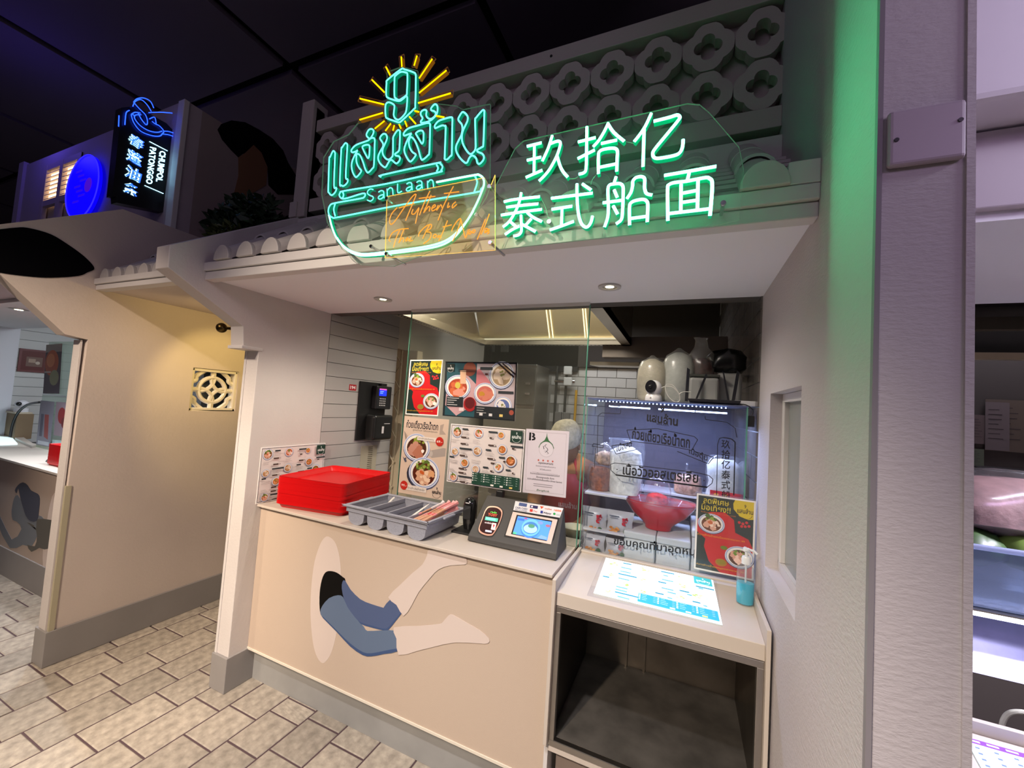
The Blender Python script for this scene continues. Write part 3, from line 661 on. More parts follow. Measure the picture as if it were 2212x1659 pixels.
def glyph(c, x, y, s=1.0):
    G = {'S': [[(32, -60), (0, -75), (-30, -60), (-38, -30), (-10, 0), (25, 20), (30, 50), (0, 70), (-40, 50)]],
         'a': [[(-28, -38), (0, -50), (30, -38), (36, 10), (40, 48)], ['c', (30, 5), (-15, 8), (-32, 30), (-15, 48), (20, 40)]],
         'n': [[(-30, 55), (-34, -42)], [(-32, -20), (0, -48), (30, -30), (38, 42)]],
         'L': [[(-20, -62), (-18, 42), (30, 34)]]}[c]
    out = []
    for q in G:
        cl = q[0] == 'c'; pp = q[1:] if cl else q
        pp = [(x+a*s, y+b*s-.19*a*s) for a, b in pp]; out.append((['c'] if cl else [])+pp)
    return out
for c, x, y in (('S', 612, 452), ('a', 735, 448), ('n', 842, 412), ('L', 955, 375), ('a', 1070, 352), ('a', 1190, 332), ('n', 1325, 318)):
    neon(s1, 'small_letter', glyph(c, x, y), *D_, NY, .0019, .013, CY_H, CY_B, 3)
px_panel('acrylic_panel', [(1059, 224), (1058, 404), (1050, 425), (1012, 490), (962, 530), (900, 556), (850, 575), (780, 572), (738, 538), (706, 480), (694, 420), (698, 340), (720, 305), (752, 290), (775, 262), (812, 255), (860, 275), (905, 246), (935, 222), (985, 228), (1000, 236), (1046, 226)], NY+.018, .005, ACRYL, GR_G, s1)
px_panel('acrylic_panel', [(835, 155), (868, 143), (902, 152), (906, 245), (872, 268), (836, 262)], NY+.018, .005, ACRYL, GR_G, s1)
for p in ((803, 533), (1030, 465)): standoff(*p, NY+.01, s1)
# orange edge-lit panel in front
s2 = thing('edge_lit_sign', 'clear panel with orange engraved script, in front of the neon bowl', 'sign', (0, 0, 0))
OY = 1.020
px_panel('acrylic_panel', [(835, 424), (1046, 383), (1058, 404), (1069, 377), (1069, 540), (831, 557)], OY, .004, clear('amber_acrylic', (1, .97, .88), .10, .05, dcol=(.9, .6, .3)), OR_G, s2)
ON = [[(930, 600), (870, 665), (840, 740), (850, 800), (900, 765), (1000, 620), (1100, 480), (1155, 440), (1115, 550), (1065, 670), (1030, 755)], [(950, 605), (1060, 572), (1135, 552)],
      [(1120, 620), (1102, 672), (1140, 672), (1190, 600), (1168, 690), (1148, 790)], [(1320, 402), (1250, 550), (1195, 690)], [(1190, 490), (1290, 478), (1385, 465)], [(1335, 450), (1285, 570), (1245, 662), (1300, 590), (1322, 600), (1310, 645)],
      [(1340, 615), (1385, 585), (1375, 565), (1345, 600), (1350, 640), (1405, 610)], [(1420, 570), (1400, 632), (1450, 565), (1462, 600)], [(1602, 345), (1540, 460), (1470, 610), (1418, 750)], [(1490, 432), (1590, 420), (1668, 410)], [(1545, 540), (1530, 600), (1560, 580)], [(1630, 530), (1592, 565), (1590, 605), (1642, 560)],
      [(850, 1002), (830, 985), (870, 905), (950, 862), (1065, 850)], [(960, 870), (915, 970), (885, 1075)], [(1010, 860), (970, 960), (948, 1022), (990, 965), (1008, 975), (1000, 1012)], [(1060, 955), (1030, 985), (1035, 1000), (1070, 970), (1065, 1000)], [(1095, 950), (1080, 1000), (1118, 988)],
      [(1320, 800), (1275, 880), (1235, 970)], [(1185, 945), (1195, 900), (1270, 825), (1335, 800), (1330, 850), (1270, 885), (1330, 900), (1320, 970), (1245, 1032)], ['c', (1380, 918), (1358, 950), (1375, 962), (1402, 935)], [(1430, 925), (1412, 960), (1450, 935), (1450, 965)], [(1530, 755), (1480, 880), (1425, 1000)], [(1475, 832), (1580, 805)],
      [(1590, 1002), (1640, 900), (1690, 740), (1650, 755), (1595, 840), (1580, 885)], [(1690, 740), (1720, 870), (1745, 962), (1775, 880), (1800, 860)], ['c', (1800, 885), (1780, 910), (1800, 915), (1820, 890)], ['c', (1845, 865), (1825, 895), (1845, 900), (1862, 875)], [(1982, 738), (1930, 870), (1885, 982)], [(2030, 675), (1975, 820), (1930, 920)], [(1975, 890), (2015, 860), (1985, 850), (1975, 900), (2030, 870)], [(2035, 855), (2010, 880), (2030, 895), (2005, 915)]]
mb = MB()
for s_ in ON:
    cl = s_[0] == 'c'; pp = s_[1:] if cl else s_
    P = smooth_pts([at(690+a*D_[2], 340+b*D_[2], y=OY-.0005) for a, b in pp], 3, cl)
    stroke(mb, P, cl, .0016, .0004, OR_E, OR_E)
mb.build('engraved_script', s2)
for p in ((837, 430), (1058, 404), (1060, 525), (836, 549)): standoff(*p, OY-.003, s2)
# Chinese lettering sign
s3 = thing('neon_sign', 'green neon sign of seven Chinese characters on a clear panel beside the bowl sign', 'sign', (0, 0, 0))
E_ = (1070, 380, 250/2212); F_ = (1120, 240, 380/2212); G_ = (1280, 340, 300/2212)
CH = [(F_, [[(110, 445), (290, 400)], [(200, 420), (195, 800)], [(110, 620), (285, 580)], [(95, 835), (300, 745)], [(425, 310), (400, 390), (365, 490), (300, 630)], [(400, 412), (490, 380), (525, 395), (520, 450), (480, 570), (400, 720), (330, 810), (260, 880)], [(485, 560), (520, 680), (560, 760), (620, 830)]]),
      (F_, [[(860, 200), (856, 500), (850, 720), (825, 775), (760, 795)], [(750, 390), (970, 335)], [(745, 600), (960, 490)], [(1130, 150), (1080, 255), (1010, 370), (940, 450)], [(1130, 170), (1200, 270), (1330, 380)], [(1040, 410), (1240, 365)], [(1005, 790), (1005, 560), (1025, 505), (1090, 478), (1200, 468), (1243, 500), (1240, 600), (1235, 760)], [(1010, 710), (1230, 665)]]),
      (F_, [[(1670, 30), (1600, 180), (1530, 290), (1455, 385)], [(1580, 220), (1565, 700)], [(1700, 130), (1900, 80), (1990, 52), (2028, 72), (2010, 115), (1860, 300), (1720, 470), (1688, 530), (1705, 582), (1770, 595), (1960, 560), (2030, 520), (2062, 450), (2070, 360)]]),
      (E_, [[(170, 495), (380, 450), (850, 400)], [(215, 600), (450, 570), (820, 535)], [(115, 750), (500, 690), (890, 640)], [(495, 325), (470, 460), (410, 630), (300, 830), (220, 920), (150, 975)], [(610, 700), (720, 790), (890, 875)], [(490, 750), (500, 990), (490, 1080), (440, 1130), (350, 1150)], [(280, 870), (400, 975)], [(690, 820), (580, 945)], [(190, 1120), (320, 1030), (460, 960)], [(520, 930), (770, 1065)]]),
      (E_, [[(1070, 430), (1860, 330)], [(1665, 155), (1830, 270)], [(1560, 155), (1562, 400), (1585, 700), (1640, 900), (1720, 978), (1780, 960), (1830, 880), (1857, 770)], [(1080, 640), (1470, 580)], [(1275, 610), (1265, 960)], [(1045, 1035), (1260, 960), (1500, 870)]]),
      (G_, [[(375, 310), (335, 430)], [(190, 1110), (240, 960), (252, 800), (245, 510), (275, 440), (340, 425), (430, 418), (480, 455), (488, 560), (475, 900), (450, 1000), (375, 1060)], [(165, 725), (460, 685)], [(345, 520), (395, 640)], [(330, 775), (400, 905)], [(545, 660), (610, 560), (638, 450), (642, 380), (690, 325), (780, 308), (830, 345), (828, 480), (860, 575), (950, 600)], [(590, 1080), (588, 790), (620, 718), (700, 685), (810, 670), (868, 705), (880, 780), (870, 1030)], [(600, 975), (860, 940)]]),
      (G_, [[(1140, 290), (1970, 145)], [(1540, 240), (1510, 370)], [(1200, 1010), (1195, 510), (1220, 435), (1310, 402), (1500, 380), (1790, 325), (1865, 338), (1905, 400), (1895, 650), (1870, 930)], [(1410, 430), (1405, 880)], [(1680, 375), (1670, 830)], [(1440, 570), (1650, 530)], [(1440, 715), (1650, 685)], [(1220, 895), (1860, 820)]])]
for fr_, st_ in CH: neon(s3, 'character', st_, *fr_, NY, .0039, .016, GR_H, GR_B, 4)
k3 = .33906
px_panel('acrylic_panel', [(1000+a*k3, b*k3) for a, b in [(205, 1590), (208, 1180), (330, 945), (385, 895), (1430, 657), (1510, 665), (1570, 715), (1760, 935), (1790, 1080), (1760, 1400), (1590, 1437)]], NY+.016, .005, ACRYL, GR_G, s3)
for p in ((1187, 480), (1562, 440)): standoff(*p, NY+.01, s3)
for pts in [[(640, 850), (700, 850), (750, 825)], [(1335, 380), (1400, 395), (1450, 405)], [(980, 800), (930, 860), (910, 925)]]:
    MB().tube(smooth_pts([at(1120+a*F_[2], 240+b*F_[2], y=NY+.012) for a, b in pts], 4), .0008, mat('clear_wire', (.5, .6, .5), .3), 5).build('wire', s3)
MB().tube(smooth_pts([at(1070+a*E_[2], 380+b*E_[2], y=NY+.012) for a, b in [(880, 440), (960, 600), (1000, 760), (1060, 840)]], 4), .0008, MC['clear_wire'], 5).build('wire', s3)

# ================================================================== stall glass, posters
gl = thing('glass_screen', 'tall clear glass screen standing on the counter behind the payment terminal', 'screen', (0, 0, 0))
GX0, GX1 = -1.435, -.423
MB().box(GX0, GX1, GY, GY+.008, ZC, ZS-.012, GLASS).build('glass_pane', gl)
MB().box(GX1-.001, GX1+.003, GY-.001, GY+.009, ZC, ZS-.012, GEDGE).build('polished_edge', gl)
MB().box(GX0-.002, GX0, GY-.001, GY+.009, ZC, ZS-.012, GEDGE).build('polished_edge', gl)
MB().box(GX0, GX1, GY-.004, GY+.012, ZS-.014, ZS, WHITE).build('top_channel', gl)

def sheet(name, label, TL, TR, BL, y=None, x=None, cat='poster', th=.0012, edge='e8e4e0', group=None):
    a, b, c = [at(*p, y=y, x=x) for p in (TL, TR, BL)]
    U, V = b-a, c-a; n = V.cross(U).normalized()
    mb = MB(); P = [a, a+U, a+U+V, a+V]; mb.prism([p-n*th for p in P], n*th, cm(edge)); o = mb.build(name)
    tag(o, label, cat, group); return o, Art(a, U, V)
def logo(A, u, v, w, ink, k=1.0):
    h = w*A.W/A.H
    A.text('9', u+w*.44, v+h*.28, w*.12, h*.26, ink, .02); A.text('แสนล้าน', u, v+h*.66, w, h*.38, ink, .025)
    n = 14
    for q in range(n):
        a0, a1 = PI*q/n, PI*(q+1)/n
        A.poly([(u+w/2+w*r*math.cos(a), v+h*.72+h*.36*r/.5*math.sin(a)) for r, a in ((.46, a0), (.46, a1), (.43, a1), (.43, a0))], ink, False)
def promo(A, sel=0):
    A.rect(0, 0, 1, 1, 'f0ece6'); A.rect(.03, .02, .97, .98, '1c2c27')
    A.poly([(.10, .30), (.25, .22), (.50, .20), (.65, .28), (.68, .44), (.90, .50), (.97, .60), (.97, .98), (.45, .98), (.25, .86), (.16, .68), (.18, .58), (.03, .50), (.03, .34)], 'c3181e')
    pts = [(.97, .02), (.97, .24), (.88, .25), (.74, .22), (.64, .14), (.63, .07), (.66, .02)]; A.poly(pts, 'd9c021'); logo(A, .70, .06, .26, '2a2410')
    A.text('ลดพิเศษ', .12, .115, .44, .075, 'd8c238', .01); A.text('มื้อเที่ยง!!', .09, .205, .50, .09, 'd8c238', .01)
    A.text('วันจันทร์-ศุกร์ เวลา 12:00-14:00', .08, .245, .6, .022, 'd07a20')
    for u, v in ((.80, .31), (.86, .29), (.84, .34), (.90, .33), (.78, .345), (.74, .30)): A.ell(u, v, .025, 'd2282e')
    A.bowl(.27, .37, .23, '6a3a20', BEEF, .8, seed=3); A.bowl(.76, .74, .24, '5a3420', PORK, .82, seed=5)
    A.ell(.50, .655, .06, '6a7a30', .6); A.ell(.46, .85, .10, 'a8702c', .7); A.ell(.46, .845, .08, '8a7a2c', .6)
    A.text('ก๋วยเตี๋ยวน้ำตกเนื้อสดจากราคา 99', .04, .545, .8, .03, 'e08a28', .01); A.text('ก๋วยเตี๋ยวน้ำตกหมูสดจากราคา 79', .04, .94, .8, .03, 'd0a028', .01)
def menu(A, lite=False):
    bg = 'eef8fb' if lite else 'ddd5d2'; dk = '2a7f9c' if lite else '20352e'; bar = '5a9fb8' if lite else '4b3a34'; ln = '9ab4c0' if lite else 'aaa2a0'
    A.rect(0, 0, 1, 1, 'e8f4f8' if lite else 'ece8e6')
    if not lite: A.rect(.012, .018, .988, .982, '2c2c2e')
    A.rect(.018, .028, .982, .972, bg)
    bl = [(.10, .13, .075, '7a4a28', BEEF), (.40, .12, .065, 'b8582e', PORK), (.70, .12, .048, 'd09040', NOOD), (.09, .47, .055, 'b08048', DUMP), (.40, .42, .062, 'a87848', DUMP),
          (.73, .35, .062, 'b06a2c', NOOD), (.24, .64, .06, 'b87a40', NOOD), (.85, .52, .075, '8a4a20', NOOD), (.10, .90, .058, 'a85a2c', BEEF), (.40, .72, .055, 'c09a80', DUMP), (.70, .64, .062, 'd8d0c8', NOOD)]
    for i, (u, v, r, s_, t_) in enumerate(bl):
        if lite:
            A.ell(u, v, r, 'b8dcea', .95); A.ell(u, v, r*.85, 'f2f8f2', .95)
            rn = random.Random(i)
            for q in range(12): A.ell(u+rn.uniform(-.5, .5)*r, v+rn.uniform(-.4, .4)*r*A.W/A.H, r*.2, rn.choice(('9cc060', 'e8cfa0', 'f0d8d0', 'd8b880')), .8, 7)
        else: A.bowl(u, v, r, s_, t_, .95, seed=i)
    for u, v, w_ in [(.18, .06, .08), (.54, .07, .12), (.16, .39, .17), (.03, .55, .06), (.52, .37, .07), (.17, .86, .20), (.50, .66, .07), (.84, .27, .15), (.70, .47, .08), (.80, .66, .06)]:
        A.rect(u, v, u+w_, v+.028, dk if lite else '30383c')
    for u, v, w_ in [(.17, .20, .10), (.17, .31, .10), (.17, .51, .10), (.17, .73, .10), (.17, .80, .10), (.20, .95, .10), (.56, .17, .045), (.55, .29, .10), (.55, .51, .10), (.60, .58, .07), (.60, .71, .04), (.86, .31, .04), (.76, .53, .04), (.88, .70, .03)]:
        A.rect(u, v, u+w_, v+.026, bar); A.rect(u+w_*.75, v+.006, u+w_*.95, v+.02, 'e8e0dc', ) if not lite else None
    for u, v in [(.17, .11), (.03, .26), (.17, .43), (.03, .61), (.03, .76), (.18, .90), (.54, .11), (.34, .24), (.52, .42), (.34, .57), (.49, .72), (.82, .72)]:
        A.lines(u, v, .12, 4, .016, ln, .005)
    A.rect(.83, .028, .982, .22, '3aa6b0' if lite else '1e3a30'); logo(A, .85, .05, .115, 'e8f0ee')
    G = '2596c8' if lite else '1e4436'
    A.rect(.365, .775, .982, .972, G)
    rn = random.Random(4)
    for i in range(4):
        for j in range(4):
            u, v = .378+i*.15, .80+j*.036; A.ell(u, v, .008, 'f4f4f0', 1, 10); A.rect(u+.018, v-.006, u+.05+rn.random()*.03, v, 'b8ccc4'); A.rect(u+.11, v-.006, u+.13, v+.002, '9ab0a8')
    for u, c in ((.62, 'f4f0e8'), (.74, 'f4f0e8'), (.86, 'e8cc70')): A.rect(u, .935, u+.04, .962, c)
    for i in (1, 2, 3): A.rect(.363+i*.152, .79, .364+i*.152, .93, '8ab0a4')
PY0 = GY-.002
o, A = sheet('promotion_poster', 'small red and green lunch promotion poster taped top left on the glass screen', (886.5, 777.4), (957, 776.8), (875.6, 895), y=PY0)
promo(A); A.build('print', o)
o, A = sheet('photo_menu', 'dark landscape menu with noodle bowl photographs taped high on the glass', (962.7, 781), (1117.8, 783), (956, 898), y=PY0)
A.rect(0, 0, 1, 1, '1a2226'); A.poly([(.03, .02), (.46, .02), (.46, .98), (.03, .98)], '25505a'); A.poly([(.04, .42), (.28, .18), (.46, .40), (.46, .75), (.2, .98), (.03, .8)], 'c09a9e')
A.poly([(.46, .03), (.985, .03), (.985, .78), (.46, .78)], 'b7aab0'); A.poly([(.46, .15), (.50, .12), (.66, .36), (.60, .50), (.46, .45)], 'c87880')
A.ell(.36, .13, .09, '8a4a38'); A.bowl(.20, .46, .185, 'a8432a', [('c8643c', 20, .2, 0, .2, .5), ('d8907c', 10, .2, .2, .3, .35)], .82, seed=11)
A.ell(.20, .43, .04, 'c8b850'); A.poly([(.225, .16), (.31, .15), (.315, .40), (.235, .40)], 'd8b090'); A.rect(.20, .145, .46, .155, '1c1014'); A.rect(.20, .17, .46, .18, '1c1014')
A.bowl(.80, .22, .165, 'a89070', [('d8c4b0', 16, .25, 0, .1, .5), ('8a8a50', 5, .1, 0, -.1, .2)], 1.0, seed=12); A.bowl(.59, .55, .15, 'c0665a', [('c87860', 16, .25, 0, .1, .5), ('b8842c', 6, .2, -.2, 0, .2)], .85, seed=13)
A.bowl(.84, .75, .115, '5a6aa0', [('d8d4d0', 16, .28, 0, .1, .55), ('7a7a40', 4, .1, 0, 0, .2)], .95, seed=14)
A.poly([(.74, .02), (.77, .02), (.97, .24), (.965, .27)], '241418'); A.poly([(.80, .02), (.82, .02), (.985, .19), (.98, .22)], '241418')
A.rect(.03, .04, .14, .18, '16241f'); logo(A, .04, .06, .09, 'd8d8d8'); A.rect(.05, .64, .29, .82, '1c2428'); A.lines(.06, .66, .18, 4, .04, 'c0c0c0', .012); A.ell(.39, .76, .09, '9c1c20'); A.ell(.39, .74, .07, '5c1014')
A.rect(.24, .83, .31, .89, 'd8c8c8'); A.rect(.51, .09, .68, .14, '2a3036'); A.rect(.58, .20, .62, .23, '5a2a28'); A.rect(.77, .50, .97, .545, '2a3036')
A.rect(.46, .78, .985, .98, '1c2226'); A.lines(.49, .81, .14, 3, .04, 'a8a8a8', .01)
for u, c in ((.53, 'd0d0d0'), (.66, 'd0d0d0'), (.80, 'd8c070')): A.rect(u, .90, u+.045, .945, c)
A.ell(.955, .86, .03, '9a4838'); A.rect(0, 0, 1, .012, '101014'); A.rect(.985, 0, 1, 1, '101014')
A.build('print', o)
o, A = sheet('noodle_poster', 'tall tan poster of two beef noodle bowls taped low on the left of the glass', (874.2, 898.3), (970.3, 906.5), (859.8, 1063.3), y=PY0)
A.rect(0, 0, 1, 1, 'cfb9a6'); A.text('ก๋วยเตี๋ยวเรือน้ำตก', .06, .15, .72, .105, '1e1e28', .02); A.text('สูตรน้ำตก ใส่ซอสปรุงเอง', .22, .19, .55, .035, '3a3434', .005)
for i in range(5): A.poly([(.02+.02*i, .20+.012*i), (.03+.02*i, .20+.012*i), (.09-.005*i, .33), (.08-.005*i, .33)], '8a7c74')
A.poly([(.82, .08), (.90, .06), (.88, .14), (.96, .19), (.82, .20)], 'a8988c'); A.poly([(.60, .42), (.92, .36), (.98, .36), (.98, .46), (.70, .50), (.62, .48)], 'a39890'); A.ell(.66, .45, .05, 'b8aea6', 1.1)
A.bowl(.34, .39, .30, '4a2614', [('8a9a38', 18, .13, .1, -.3, .4), ('c08a76', 16, .2, -.1, .15, .4), ('b07058', 5, .34, .2, .25, .25), ('efe6dc', 2, .16, .55, .3, .1)], .86, seed=21)
A.ell(.50, .73, .335, '2c2c3c', .8); A.bowl(.55, .70, .34, '55200e', [('566c2a', 20, .13, -.05, -.35, .45), ('93a648', 14, .09, 0, -.35, .5), ('cf9e80', 16, .2, 0, .25, .42), ('e6c6a8', 8, .14, .1, .3, .4), ('d8a070', 3, .12, .5, .05, .15), ('c05a24', 4, .12, -.1, -.05, .15)], .84, seed=22)
A.rect(.34, .245, .78, .295, 'ddd2c8'); A.text('ก๋วยเตี๋ยวเรือน้ำตกหมู', .37, .285, .34, .026, '4a4440', .01); A.ell(.84, .285, .085, 'b8281c'); A.text('69.-', .78, .30, .12, .03, 'e8d8cc', .02)
A.rect(.14, .88, .64, .945, 'd9cec4'); A.text('ก๋วยเตี๋ยวเรือน้ำตกเนื้อ', .22, .93, .38, .03, '3a3434', .01); A.ell(.13, .895, .085, 'b8281c'); A.text('99.-', .07, .91, .12, .03, 'e8d8cc', .02)
logo(A, .77, .85, .19, '2c2a2a'); A.poly([(.05, .53), (.09, .55), (.13, .53), (.12, .57), (.15, .58), (.11, .60), (.08, .57)], '4a4e60')
A.build('print', o)
o, A = sheet('menu_board', 'white grid menu with many small bowls and a green block taped on the glass', (974.6, 915), (1134.8, 928), (964.7, 1039.7), y=PY0, cat='menu')
menu(A); A.build('print', o)
o, A = sheet('certificate', 'white certificate with a letter B, green spire emblem and four red stars', (1136.9, 926), (1229.7, 932), (1128.7, 1063.3), y=PY0, cat='certificate')
A.rect(0, 0, 1, 1, 'd2cbd4')
for a in ((.06, .04, .94, .045), (.06, .955, .94, .96), (.055, .04, .06, .96), (.94, .04, .945, .96)): A.rect(*a, 'a8a0a8')
A.text('B', .08, .18, .16, .125, '1a1a1e', .03); A.rect(.13, .05, .15, .19, 'd2cbd4')
A.poly([(.50, .04), (.51, .10), (.55, .16), (.64, .21), (.68, .27), (.67, .29), (.60, .24), (.50, .18), (.40, .24), (.33, .29), (.32, .27), (.36, .21), (.45, .16), (.49, .10)], '3c6a44')
A.ell(.50, .30, .17, 'b8b2ba', 1, 28); A.ell(.50, .30, .16, 'd6d0d8', 1, 28)
for seg in ([(.50, .22), (.46, .25), (.52, .28), (.54, .31), (.48, .35)], [(.45, .33), (.50, .32), (.56, .36), (.52, .37)], [(.43, .25), (.45, .30)]):
    for p, q in zip(seg, seg[1:]):
        A.poly([(p[0]-.008, p[1]), (p[0]+.008, p[1]), (q[0]+.008, q[1]), (q[0]-.008, q[1])], '4a4850')
for i in range(4):
    A.poly([(.335+.11*i+(.03 if j % 2 == 0 else .013)*math.sin(2*PI*j/10), .475-(.022 if j % 2 == 0 else .009)*math.cos(2*PI*j/10)) for j in range(10)], 'c0503c')
A.text('กรุงเทพมหานคร', .34, .54, .34, .035, '302c34', .015); A.text('รับรองมาตรฐานร้านอาหาร', .28, .58, .46, .03, '5a545c'); A.text('ให้ไว้เพื่อแสดงว่า', .38, .625, .26, .025, '5a545c')
A.rect(.2, .665, .8, .667, '6a646c'); A.text('ร้านอาหารนี้มีความสะอาดปลอดภัยตามเกณฑ์', .16, .70, .68, .03, '3a343c', .008); A.text('ได้มาตรฐานระดับ ดีมาก', .30, .755, .42, .035, '302c34', .015)
A.text('มีบริการที่เป็นมิตรกับสิ่งแวดล้อม (Green Service)', .10, .795, .80, .035, '302c34', .012); A.lines(.25, .84, .45, 2, .03, '8a848c', .008); A.text('Bangkok', .33, .955, .3, .035, '4a6a4c', .005, .3)
A.build('print', o)
# menu on the pier flank behind the trays
mo = D.objects.new('x', None)
aU = Vector((0, .42, 0)); a0 = Vector((XP+.004, 1.465, 1.232))
mb = MB().prism([a0+Vector((-.003, 0, 0)), a0+aU+Vector((-.003, 0, 0)), a0+aU+Vector((-.003, 0, -.30)), a0+Vector((-.003, 0, -.30))], (.003, 0, 0), cm('e8e4e0'))
o = mb.build('menu_board'); tag(o, 'white grid menu leaning on the pillar flank behind the red trays', 'menu'); A = Art(a0, aU, (0, 0, -.30)); menu(A); A.build('print', o)
# promotion stand in clear holder on the order stand
o, A = sheet('promotion_poster', 'lunch promotion poster in a clear upright holder behind the blue hand gel', (1505.5, 1065.4), (1633.2, 1083), (1498.8, 1228), y=1.795)
promo(A, 1); A.build('print', o)
px_panel('holder', [(1503, 1063), (1636, 1081), (1633, 1253), (1497, 1230)], 1.790, .003, clear('holder_acrylic', (.97, .97, .97), .05, .02), mat('holder_edge', (.5, .5, .5), .2), o)

# ================================================================== things on the counter
TW, TD = .42, .44
def tray_mesh():
    mb = MB(); r = .03; n = 5
    def rr_(w, d, z, rad):
        out = []
        for cx, cy, a0 in ((w-rad, rad, -PI/2), (w-rad, d-rad, 0), (rad, d-rad, PI/2), (rad, rad, PI)):
            for i in range(n+1):
                a = a0+PI/2*i/n; out.append((cx+rad*math.cos(a), cy+rad*math.sin(a), z))
        return out
    def ins(w, d, k, z, rad): return [(x+k, y+k, z) for x, y, z in rr_(w-2*k, d-2*k, z, rad)]
    L = [ins(TW, TD, .0, .0065, r), ins(TW, TD, -.0005, -.0012, r), ins(TW, TD, .008, -.004, r), ins(TW, TD, .020, -.0235, r*.7), ins(TW, TD, .022, -.021, r*.7), ins(TW, TD, .008, .003, r), ins(TW, TD, .002, .0072, r)]
    V = [p for l in L for p in l]; k = len(L[0]); fs = []
    for a in range(len(L)-1):
        for i in range(k): fs.append((a*k+i, a*k+(i+1) % k, (a+1)*k+(i+1) % k, (a+1)*k+i))
    fs.append(tuple(4*k+i for i in range(k)))
    mb.add(V, fs, RED); return mb
NT = 20; zt = ZC+.0240
t0_ = tray_mesh().build('serving_tray', smooth=True)
for i in range(NT):
    o = t0_ if i == 0 else D.objects.new('serving_tray', t0_.data)
    if i: COL.objects.link(o)
    o.location = (-1.965+random.uniform(-.0015, .0015), 1.487+random.uniform(-.0015, .0015), zt+i*.0070); o.rotation_euler = (0, 0, math.radians(8.5)+random.uniform(-.003, .003))
    tag(o, 'red plastic serving tray lying on top of the counter stack' if i == NT-1 else 'red plastic serving tray at the bottom of the counter stack' if i == 0 else 'red plastic serving tray between others in the counter stack', 'tray', 'red trays stacked on the counter')
# cutlery bin
bin_ = thing('cutlery_bin', 'grey four-compartment plastic cutlery bin on the counter beside the red trays', 'cutlery bin', (-1.475, 1.50, ZC), math.radians(-1.5))
bw, bd, bh = .475, .285, .092; cwid = bw/4
mb = MB()
outer = lambda x0, x1, y0, y1, z: [(x0, y0, z), (x1, y0, z), (x1, y1, z), (x0, y1, z)]
for s_ in ((-.012, bw+.012, -.012, .006), (-.012, bw+.012, bd-.006, bd+.012)): mb.box(s_[0], s_[1], s_[2], s_[3], bh-.012, bh, BINP)
mb.box(-.012, .006, -.012, bd+.012, bh-.012, bh, BINP); mb.box(bw-.006, bw+.012, -.012, bd+.012, bh-.012, bh, BINP)
mb.build('rim', bin_, bevel=.006, seg=3)
mb = MB()
for i in range(1, 4): mb.box(i*cwid-.004, i*cwid+.004, 0, bd, bh-.03, bh-.004, BINP)
mb.build('dividers', bin_, bevel=.003)
MB().box(bw+.008, bw+.024, .10, .19, bh-.012, bh-.002, BINP).build('handle', bin_, bevel=.004)
MB().box(-.024, -.008, .10, .19, bh-.012, bh-.002, BINP).build('handle', bin_, bevel=.004)
MB().box(0, bw, 0, .004, bh-.034, bh-.010, BINP).build('side_wall', bin_, bevel=.002)
MB().box(0, bw, bd-.004, bd, bh-.034, bh-.010, BINP).build('side_wall', bin_)
MB().box(0, .004, 0, bd, bh-.034, bh-.010, BINP).build('side_wall', bin_)
MB().box(bw-.004, bw, 0, bd, bh-.034, bh-.010, BINP).build('side_wall', bin_)
for i in range(4):   # four round-bottomed wells
    mb = MB(); n = 14; x0 = i*cwid+.008; x1 = (i+1)*cwid-.008; cx = (x0+x1)/2; r = (x1-x0)/2
    prof = [(x0, bh-.03)]+[(cx-r*.92*math.cos(PI*j/n), .030-.030*math.sin(PI*j/n)) for j in range(n+1)]+[(x1, bh-.03)]
    k = len(prof); V = [(x, .006, z) for x, z in prof]+[(x, bd-.006, z) for x, z in prof]
    fs = [(j, j+1, k+j+1, k+j) for j in range(k-1)]+[tuple(range(k))[::-1], tuple(range(k, 2*k))]
    mb.add(V, fs, BINP)
    V = [(cx+(x-cx)*.95, .009, z+.003) for x, z in prof]+[(cx+(x-cx)*.95, bd-.009, z+.003) for x, z in prof]
    mb.add(V, [(j, j+1, k+j+1, k+j) for j in range(k-1)], BINP)
    mb.build('well', bin_, smooth=True)
SPW = mat('white_plastic', (.70, .68, .62), .3)
def B2(u, v, z): 
    a = math.radians(-1.5); return (-1.475+u*math.cos(a)-v*math.sin(a), 1.50+u*math.sin(a)+v*math.cos(a), ZC+z)
for j, (u, lab) in enumerate(((.05, 'white soup spoon with its handle up in the leftmost well of the cutlery bin'), (.17, 'white plastic spoon lying low in the second well of the cutlery bin'), (.30, 'white plastic fork standing up in the third well of the cutlery bin'))):
    sp = thing('soup_spoon' if j < 2 else 'plastic_fork', lab, 'spoon' if j < 2 else 'fork', B2(u, .06, .02))
    if j == 0: MB().tube(smooth_pts([(0, 0, .012), (.02, .04, .02), (.05, .10, .045), (.068, .13, .078), (.072, .137, .082)], 3), [.006]*12+[.005], SPW, 8).build('spoon_handle', sp, smooth=True)
    elif j == 1: MB().tube([(0, 0, .03), (.03, .07, .045)], .005, SPW, 8).build('spoon_handle', sp, smooth=True)
    else: MB().prism([(0, 0, .03), (.012, 0, .03), (.055, .09, .085), (.062, .11, .098), (.045, .095, .086)], (0, .003, .001), SPW).build('fork_handle', sp)
    (MB().ball((.035, .085, .042) if j == 1 else (-.005, -.012, .012), .02, SPW, 12, 8, (1, 1.3, .45)) if j < 2 else MB().prism([(-.01, -.03, .015), (.01, -.03, .015), (.014, 0, .03), (-.004, 0, .03)], (0, 0, .002), SPW)).build('spoon_bowl' if j < 2 else 'fork_head', sp, smooth=j < 2)
PINK = mat('pink_print_wrap', (.75, .30, .30), .35); WOODC = mat('pale_bamboo', (.62, .33, .20), .5)
rn = random.Random(9)
